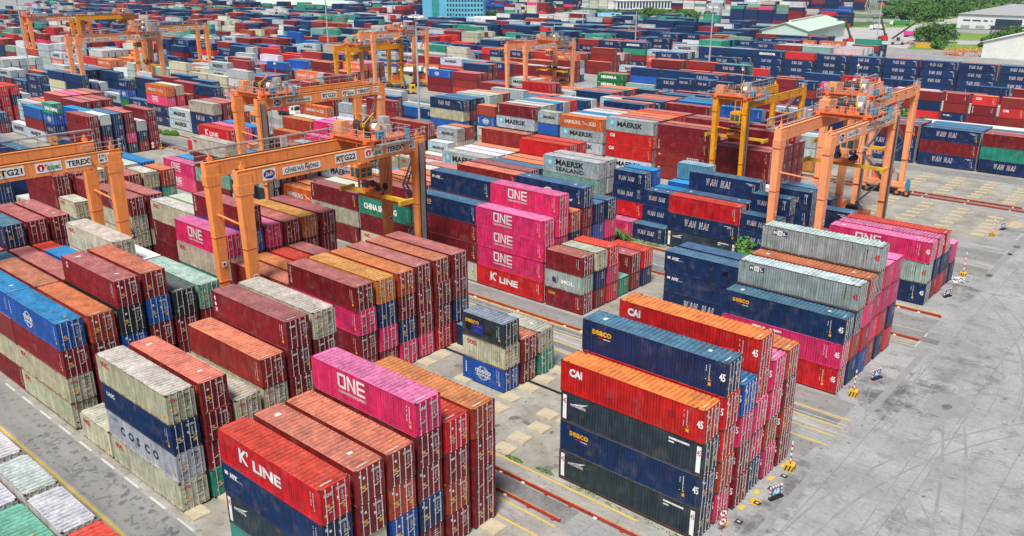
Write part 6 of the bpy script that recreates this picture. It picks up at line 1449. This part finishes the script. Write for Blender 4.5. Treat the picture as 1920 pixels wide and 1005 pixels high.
# ---------------------------------------------------------------- buildings
def shed(corner, L, Wd_, eave, ridge, label, wallm, roofm, rz=0.0, name='shed', openside=False, nwin=0):
    t = empty(name, (corner[0], corner[1], 0), rz); tag(t, label, name.replace('_', ' '))
    mb = MB()
    if not openside: mb.box(0, L, 0, Wd_, 0, eave)
    else:
        for i in range(int(L/6)+1):
            for y in (0.2, Wd_-0.2): mb.box(i*6-0.2+0.2, i*6+0.4, y-0.2, y+0.2, 0, eave)
        mb.box(0, L, Wd_*0.45, Wd_*0.55, 0, eave*0.45)
    mb.build('wall' if not openside else 'posts', wallm, t)
    mb = MB(); o = 0.8
    for a, b_ in ((0, 1), (1, 0)): pass
    y0, ym, y1 = -o, Wd_/2, Wd_+o
    mb.add([(-o,y0,eave+0.05),(L+o,y0,eave+0.05),(L+o,ym,ridge),(-o,ym,ridge),(-o,y1,eave+0.05),(L+o,y1,eave+0.05)], [(0,1,2,3),(3,2,5,4)])
    mb.add([(-o,y0,eave-0.25),(L+o,y0,eave-0.25),(L+o,ym,ridge-0.3),(-o,ym,ridge-0.3),(-o,y1,eave-0.25),(L+o,y1,eave-0.25)], [(3,2,1,0),(4,5,2,3)])
    for x in (-o, L+o): mb.add([(x,y0,eave-0.25),(x,y0,eave+0.05),(x,ym,ridge),(x,y1,eave+0.05),(x,y1,eave-0.25),(x,ym,ridge-0.3)], [(0,1,2,5),(5,2,3,4)])
    mb.add([(-o,y0,eave-0.25),(L+o,y0,eave-0.25),(L+o,y0,eave+0.05),(-o,y0,eave+0.05)], [(0,1,2,3)])
    rf = mb.build('roof', roofm, t)
    if not openside:
        mb = MB()
        for x, s in ((0, -1), (L, 1)): mb.add([(x,0,eave),(x,Wd_,eave),(x,Wd_/2,ridge-0.31)], [(0,1,2)])
        mb.build('gable', wallm, t)
        for i in range(nwin):
            m2 = MB(); xx = L*(i+0.5)/nwin; m2.box(xx-0.9, xx+0.9, -0.04, 0.04, eave*0.55, eave*0.55+0.9); m2.build('window', M['window'], t)
    v = MB(); v.box(L*0.1, L*0.9, Wd_/2-0.8, Wd_/2+0.8, ridge-0.1, ridge+0.7); v.build('ridge_vent', roofm, rf)
    return t
shed((-67.5, 237), 37, 9.5, 4.0, 4.8, 'long low shed with pale streaked roof behind the navy trio at right', M['wallwhite'], M['sheet_white'], 0.0)
shed((-203.5, 500), 104, 27, 9, 13.5, 'pale green shed with long ridge vent at upper right', M['sheet_green'], M['sheet_green'], math.pi/2 + 0.16)
shed((-48, 500), 60, 62, 8, 17, 'pale gabled shed cut by the right picture edge', M['sheet_white'], M['sheet_white'], math.pi/2, nwin=0)
shed((-845, 520), 150, 60, 7, 13, 'very long pale blue-green shed at upper left', M['sheet_green'], M['sheet_green'], 0.12)
shed((-472, 492), 62, 26, 6.5, 7.4, 'open-sided canopy with white roof beside the blue building', M['galv'], M['sheet_white'], 0.78, 'canopy', True)
shed((-452, 586), 76, 18, 5.5, 6.5, 'blue-roofed canopy behind the navy container row', M['galv'], M['blueroof'], 1.35, 'canopy', True)
shed((-448, 842), 62, 20, 9, 10.5, 'far canopy with bright blue roof edge', M['galv'], M['blueroof'], 0.75, 'canopy', True)
shed((-262, 234), 24, 9, 4.6, 5.4, 'cream shed with a small window beneath the top middle orange crane', M['wallcream'], M['sheet_white'], 0.0, 'shed', False, 2)
shed((-250, 432), 30, 12, 4.5, 5.6, 'low white roofed canopy right of the tall red stack', M['galv'], M['sheet_white'], 0.0, 'canopy', True)
# blue office building with curved facade
def blue_building():
    b0 = G(795, 62); t = empty('office_building', (-513, 484, 0), 0.62); t.scale = (0.66, 0.66, 1.0); tag(t, 'bright blue office building with rows of square windows and a green glass stair tower', 'building')
    nfl = 12; fh = 3.6; R_ = 60; segs = 13
    prof = []
    for i in range(segs+1):
        a = i/segs; x = 26 + a*48; y = -math.sin(a*math.pi)*7.0; prof.append((x, y))
    prof = [(0, 2), (12, 2), (12, -1), (26, -1)] + prof[1:]
    mb = MB(); vs = []
    for x, y in prof: vs += [(x, y, 0), (x, y, nfl*fh)]
    n = len(prof); mb.add(vs, [(2*i, 2*i+2, 2*i+3, 2*i+1) for i in range(n-1)])
    mb.add([(74, 0, 0), (74, 26, 0), (74, 26, nfl*fh), (74, 0, nfl*fh), (0, 26, 0), (0, 2, 0), (0, 2, nfl*fh), (0, 26, nfl*fh)], [(0,1,2,3), (4,5,6,7), (1,4,7,2)])
    mb.add([(x, y, nfl*fh) for x, y in prof] + [(74, 26, nfl*fh), (0, 26, nfl*fh)], [tuple(range(n+2))]); mb.build('wall', M['wallblue'], t)
    g = MB(); g.box(12.3, 20.5, -1.6, -0.9, 0, nfl*fh-1, M['glassgreen'])
    for k in range(nfl): g.box(12.2, 20.6, -1.68, -1.61, k*fh, k*fh+0.15, M['wallblue'])
    for k in range(5): g.box(12.4+k*2, 12.5+k*2, -1.68, -1.61, 0, nfl*fh-1, M['wallblue'])
    g.build('glass_tower', None, t)
    for k in range(nfl):
        for i in range(4, n-1):
            if i % 5 == 4 and i > 5: pass
            (xa, ya), (xb, yb) = prof[i], prof[i+1]; a = Vector((xa, ya, 0)); b_ = Vector((xb, yb, 0)); d = (b_-a); nn = Vector((d.y, -d.x, 0)).normalized()*0.05
            u0, u1 = a+d*0.2+nn, a+d*0.8+nn; z0, z1 = k*fh+0.9, k*fh+2.9
            d2 = Vector(prof[min(n-1, i+1)] + (0,)) - a
            m2 = MB(); m2.add([(u0.x, u0.y, z0), (u1.x, u1.y, z0), (u1.x, u1.y, z1), (u0.x, u0.y, z1)], [(0,1,2,3)]); WINB.append(m2)
    k0 = MB()
    return t
M['glassgreen'] = surf('green_glass', (0.02, 0.20, 0.20), (0.04, 0.28, 0.26), 0.3, None, 0.15)
WINB = []
bt = blue_building()
for m2 in WINB[:100]: m2.build('window', M['window'], bt)
if len(WINB) > 100:
    ex = MB()
    for m2 in WINB[100:]: ex.add(m2.v, m2.f)
    tag(ex.build('windows', M['window'], bt), kind='stuff')
# white warehouse at the right
def warehouse():
    t = empty('warehouse', (-186, 749, 0), -0.10); t.scale = (0.50, 1.0, 0.62); tag(t, 'big white warehouse with grey roof and dark glazed entrance at the right edge', 'warehouse')
    mb = MB(); mb.box(0, 190, 0, 120, 0, 17); mb.build('wall', M['wallwhite'], t)
    mb = MB(); mb.add([(-1,-1,17.1),(191,-1,17.1),(191,121,24),(-1,121,24),(-1,121,17.1),(191,121,17.1)], [(0,1,2,3)]); mb.add([(-1,-1,17.1),(-1,121,24),(-1,121,17.1)], [(0,1,2)]); mb.build('roof', M['galv'], t)
    for i, (x, w) in enumerate(((8, 11), (22, 12), (38, 6), (49, 2))):
        m2 = MB(); m2.box(x, x+w, -0.15, 0.1, 9, 10.6); m2.build('window', M['window'], t)
    m2 = MB(); m2.box(55, 92, -0.3, 0.2, 5, 12.5); m2.build('glazed_entrance', M['window'], t)
    m2 = MB(); m2.box(50, 84, -6, 0, 4.4, 5.0); m2.box(56, 57, -5, -4, 0, 4.4); m2.box(78, 79, -5, -4, 0, 4.4); m2.build('porch', M['window'], t)
    for x in (6, 28): m2 = MB(); m2.box(x, x+13, -0.15, 0.1, 1, 4); m2.build('loading_door', M['galv'], t)
warehouse()
def hall():
    t = empty('building', (-567, 837, 0), 0.95); t.scale = (0.75, 1, 0.85); tag(t, 'white two-storey building with a band of dark blue windows, far right of centre', 'building')
    mb = MB(); mb.box(0, 95, 0, 20, 0, 11); mb.build('wall', M['wallwhite'], t)
    mb = MB(); mb.box(-1, 96, -1, 21, 11, 11.8); mb.build('roof', M['wallwhite'], t)
    for i in range(18): m2 = MB(); m2.box(2+i*5.1, 5+i*5.1, -0.2, 0.1, 1.5, 9.5); m2.build('window', M['window'], t)
hall()
# power pylon
def pylon(px, py, h, label):
    p = G(px, py); t = MB(); w = 3.5
    for a, b_ in ((-1,-1),(1,-1),(1,1),(-1,1)): t.beam((a*w, b_*w, 0), (a*0.6, b_*0.6, h), 0.35, 0.35)
    for i in range(10):
        z0, z1 = h*i/10, h*(i+1)/10; f0, f1 = w+(0.6-w)*i/10, w+(0.6-w)*(i+1)/10
        for a, b_, c, d in ((-1,-1,1,-1),(1,-1,1,1),(1,1,-1,1),(-1,1,-1,-1)): t.beam((a*f0, b_*f0, z0), (c*f1, d*f1, z1), 0.18, 0.18); t.beam((c*f0, d*f0, z0), (a*f1, b_*f1, z1), 0.18, 0.18)
    for z in (h*0.75, h*0.88): t.beam((-6, 0, z), (6, 0, z), 0.3, 0.3)
    o = t.build('pylon', M['galv'], None, (p.x, p.y, 0)); tag(o, label, 'pylon', 'lattice towers on the horizon')
pylon(1634, 42, 42, 'grey lattice pylon before the far coloured stacks at right'); pylon(1446, 25, 40, 'grey lattice pylon above the far canopy')
# reach stackers with dark raised booms
def stacker(px, py, rz, label, bodym):
    p = G(px, py); t = empty('reach_stacker', (p.x, p.y, 0), rz); tag(t, label, 'reach stacker', 'reach stackers at the edge of the yard')
    mb = MB(); mb.box(-4, 4, -1.8, 1.8, 1.0, 2.6, bodym); mb.box(-3.8, -1.5, -1.6, 1.6, 2.6, 3.4, bodym); mb.build('chassis', None, t)
    mb = MB(); mb.box(-0.8, 1.2, -1.9, -0.5, 2.6, 4.4, M['dark']); mb.build('cab', None, t)
    for x in (-2.6, 2.8):
        for y in (-1.7, 1.7): w = MB(); w.cyl((x, y-0.35, 0.85), (x, y+0.35, 0.85), 0.85, n=14); w.build('wheel', M['rubber'], t)
    mb = MB(); mb.beam((-3.4, 0, 3.4), (7.5, 0, 12.5), 0.9, 1.0); mb.beam((7.0, 0, 12.1), (10.5, 0, 15.0), 0.65, 0.75); mb.build('boom', M['dark'], t)
    mb = MB(); mb.box(9.5, 11.0, -4.5, 4.5, 13.0, 13.7); mb.box(10, 10.6, -0.5, 0.5, 13.7, 15.2); mb.build('spreader', M['dark'], t)
stacker(1655, 76, 2.2, 'red reach stacker with black boom raised, beside the lamp mast', M['redp']); stacker(1590, 82, 2.3, 'reach stacker with blue-grey boom behind the green shed corner', M['redp']); stacker(1682, 84, 0.3, 'reach stacker with its boom raised to the right', M['galv'])
# lorries on the far road and near the middle yard
def lorry(p, rz, cabm, boxm, label, trailer=9.0, art=None, low=False):
    t = empty('lorry', (p[0], p[1], 0), rz); tag(t, label, 'lorry', 'lorries driving between the stacks')
    mb = MB(); mb.box(trailer/2+0.4, trailer/2+2.6, -1.2, 1.2, 0.8, 3.3, cabm); mb.box(trailer/2+2.6, trailer/2+2.9, -1.1, 1.1, 0.6, 1.6, cabm); c = mb.build('cab', None, t)
    g = MB(); g.box(trailer/2+2.6, trailer/2+2.64, -1.05, 1.05, 2.0, 3.0); g.box(trailer/2+1.3, trailer/2+2.3, -1.22, -1.2, 2.0, 2.9); g.build('windscreen', M['window'], c)
    mb = MB(); mb.box(-trailer/2, trailer/2+2.2, -1.0, 1.0, 0.8, 1.2, M['dark']); mb.build('chassis', None, t)
    if not low: mb = MB(); mb.box(-trailer/2, trailer/2, -1.22, 1.22, 1.25, 3.9); mb.build('load', boxm, t)
    for x in (-trailer/2+1, -trailer/2+2.2, trailer/2-0.4, trailer/2+1.9):
        for y in (-1.0, 1.0): w = MB(); w.cyl((x, y-0.2, 0.5), (x, y+0.2, 0.5), 0.5, n=12); w.build('wheel', M['rubber'], t)
M['boxgreen'] = paint('green_box_paint', (0.03, 0.30, 0.08), 0.2); M['boxpink'] = paint('pink_box_paint', (0.70, 0.05, 0.30), 0.1); M['boxwhite'] = paint('white_box_paint', (0.7, 0.7, 0.68), 0.3)
g1 = G(1690, 48); lorry((g1.x, g1.y), 3.3, M['white'], M['boxgreen'], 'white lorry with green box on the far road', 12); g2 = G(1648, 56); lorry((g2.x, g2.y), 3.2, M['white'], M['boxwhite'], 'small white lorry on the far road near the pylon', 8)
g3 = G(1712, 70); lorry((g3.x, g3.y), 0.0, M['white'], M['boxpink'], 'pink boxed lorry beside the dark tree pair', 12)
g4 = G(536, 216); lorry((g4.x, g4.y), 0.15, M['white'], M['boxwhite'], 'white lorry on the lane under crane RTG23', 5, low=True)
g5 = G(556, 258); lorry((g5.x, g5.y), 0.1, M['yellow'], M['boxwhite'], 'yellow tractor unit on the lane behind crane RTG22', 4, low=True)
g6 = G(520, 262); lorry((g6.x, g6.y), 0.1, M['skin_orange'], M['boxwhite'], 'pale orange low trailer on the lane behind crane RTG22', 5, low=True)
# moored barges seen as flat decks beyond the lorry yard: low blue roofed sheds beside the crane
def deck(px, py, L_, W_, label, m1, m2):
    p = G(px, py); mb = MB(); mb.frustum((0,0,0), L_/2-1, W_/2, (0,0,2.4), L_/2, W_/2, m1); mb.box(-L_/2+1, L_/2-1, -W_/2+0.4, W_/2-0.4, 2.4, 2.6, m2); mb.box(-L_/2, L_/2, -W_/2-0.05, W_/2+0.05, 1.6, 2.4, M['navy'])
    o = mb.build('flat_roof_shelter', None, None, (p.x, p.y, 0)); tag(o, label, 'shelter')
deck(790, 150, 18, 6, 'low shelter with pale top and navy edge left of the far lamp mast', M['wallwhite'], M['wallwhite']); deck(835, 152, 18, 6, 'low shelter with pale yellow top and navy edge beside the round bush', M['wallwhite'], M['sheet_white'])
# scrap heaps at upper right
def scrapheap(px, py, rx, ry, n, label, mats, seed):
    p = G(px, py); r = random.Random(seed); mb = MB()
    for i in range(n):
        a, b_, z = r.gauss(0, rx*0.45), r.gauss(0, ry*0.45), abs(r.gauss(0, 0.8)); a2 = Vector((r.uniform(-1,1), r.uniform(-1,1), r.uniform(-.3,.5)))*r.uniform(0.8, 2.4)
        mb.beam((a, b_, z), (a+a2.x, b_+a2.y, z+a2.z), r.uniform(.15,.6), r.uniform(.1,.5), r.choice(mats))
    o = mb.build('scrap_pile', None, None, (p.x, p.y, 0)); tag(o, label, 'scrap pile')
scrapheap(1818, 97, 12, 5, 150, 'pile of orange steel parts in front of the lawn', [M['orange'], M['scrap'], M['yellow']], 3); scrapheap(1790, 104, 12, 3, 70, 'flat orange steel frames beside the steel parts pile', [M['orange_mach'], M['scrap']], 4)
scrapheap(1863, 100, 6, 4, 70, 'blue-grey scrap skip between the steel parts and pale shed', [M['blue'], M['galv'], M['orange']], 5); scrapheap(1725, 84, 14, 4, 80, 'rusty machine parts and blue tarpaulin beside the booms', [M['blue'], M['redp'], M['scrap']], 6)
mb = MB(); mb.box(-6, 6, -1.2, 1.2, 0, 2.6); p = G(1738, 90); tag(mb.build('storage_box', M['yellow'], None, (p.x, p.y, 0)), 'long low yellow box beside the lawn fence', 'storage box')
# small site vehicle in the yard road
g7 = G(760, 176); lorry((g7.x, g7.y), 0.8, M['yellow'], M['dark'], 'small yellow tractor alone on the grey yard road', 2.2, low=True)

# ---------------------------------------------------------------- air between the near stacks and the far ones
hz = MB(); hz.box(-2600, 600, -500, 2900, -1.0, 95)
o = hz.build('haze'); tag(o, 'pale hazy air over the yard', 'haze', None, 'stuff')
hm = bpy.data.materials.new('haze_air'); hm.use_nodes = True; hn = hm.node_tree.nodes
for n_ in list(hn):
    if n_.type == 'BSDF_PRINCIPLED': hn.remove(n_)
pv = hn.new('ShaderNodeVolumePrincipled'); pv.inputs['Color'].default_value = (0.80, 0.90, 1.0, 1); pv.inputs['Density'].default_value = 0.00006; pv.inputs['Anisotropy'].default_value = 0.2
hm.node_tree.links.new(pv.outputs[0], hn['Material Output'].inputs['Volume']); o.data.materials.append(hm)
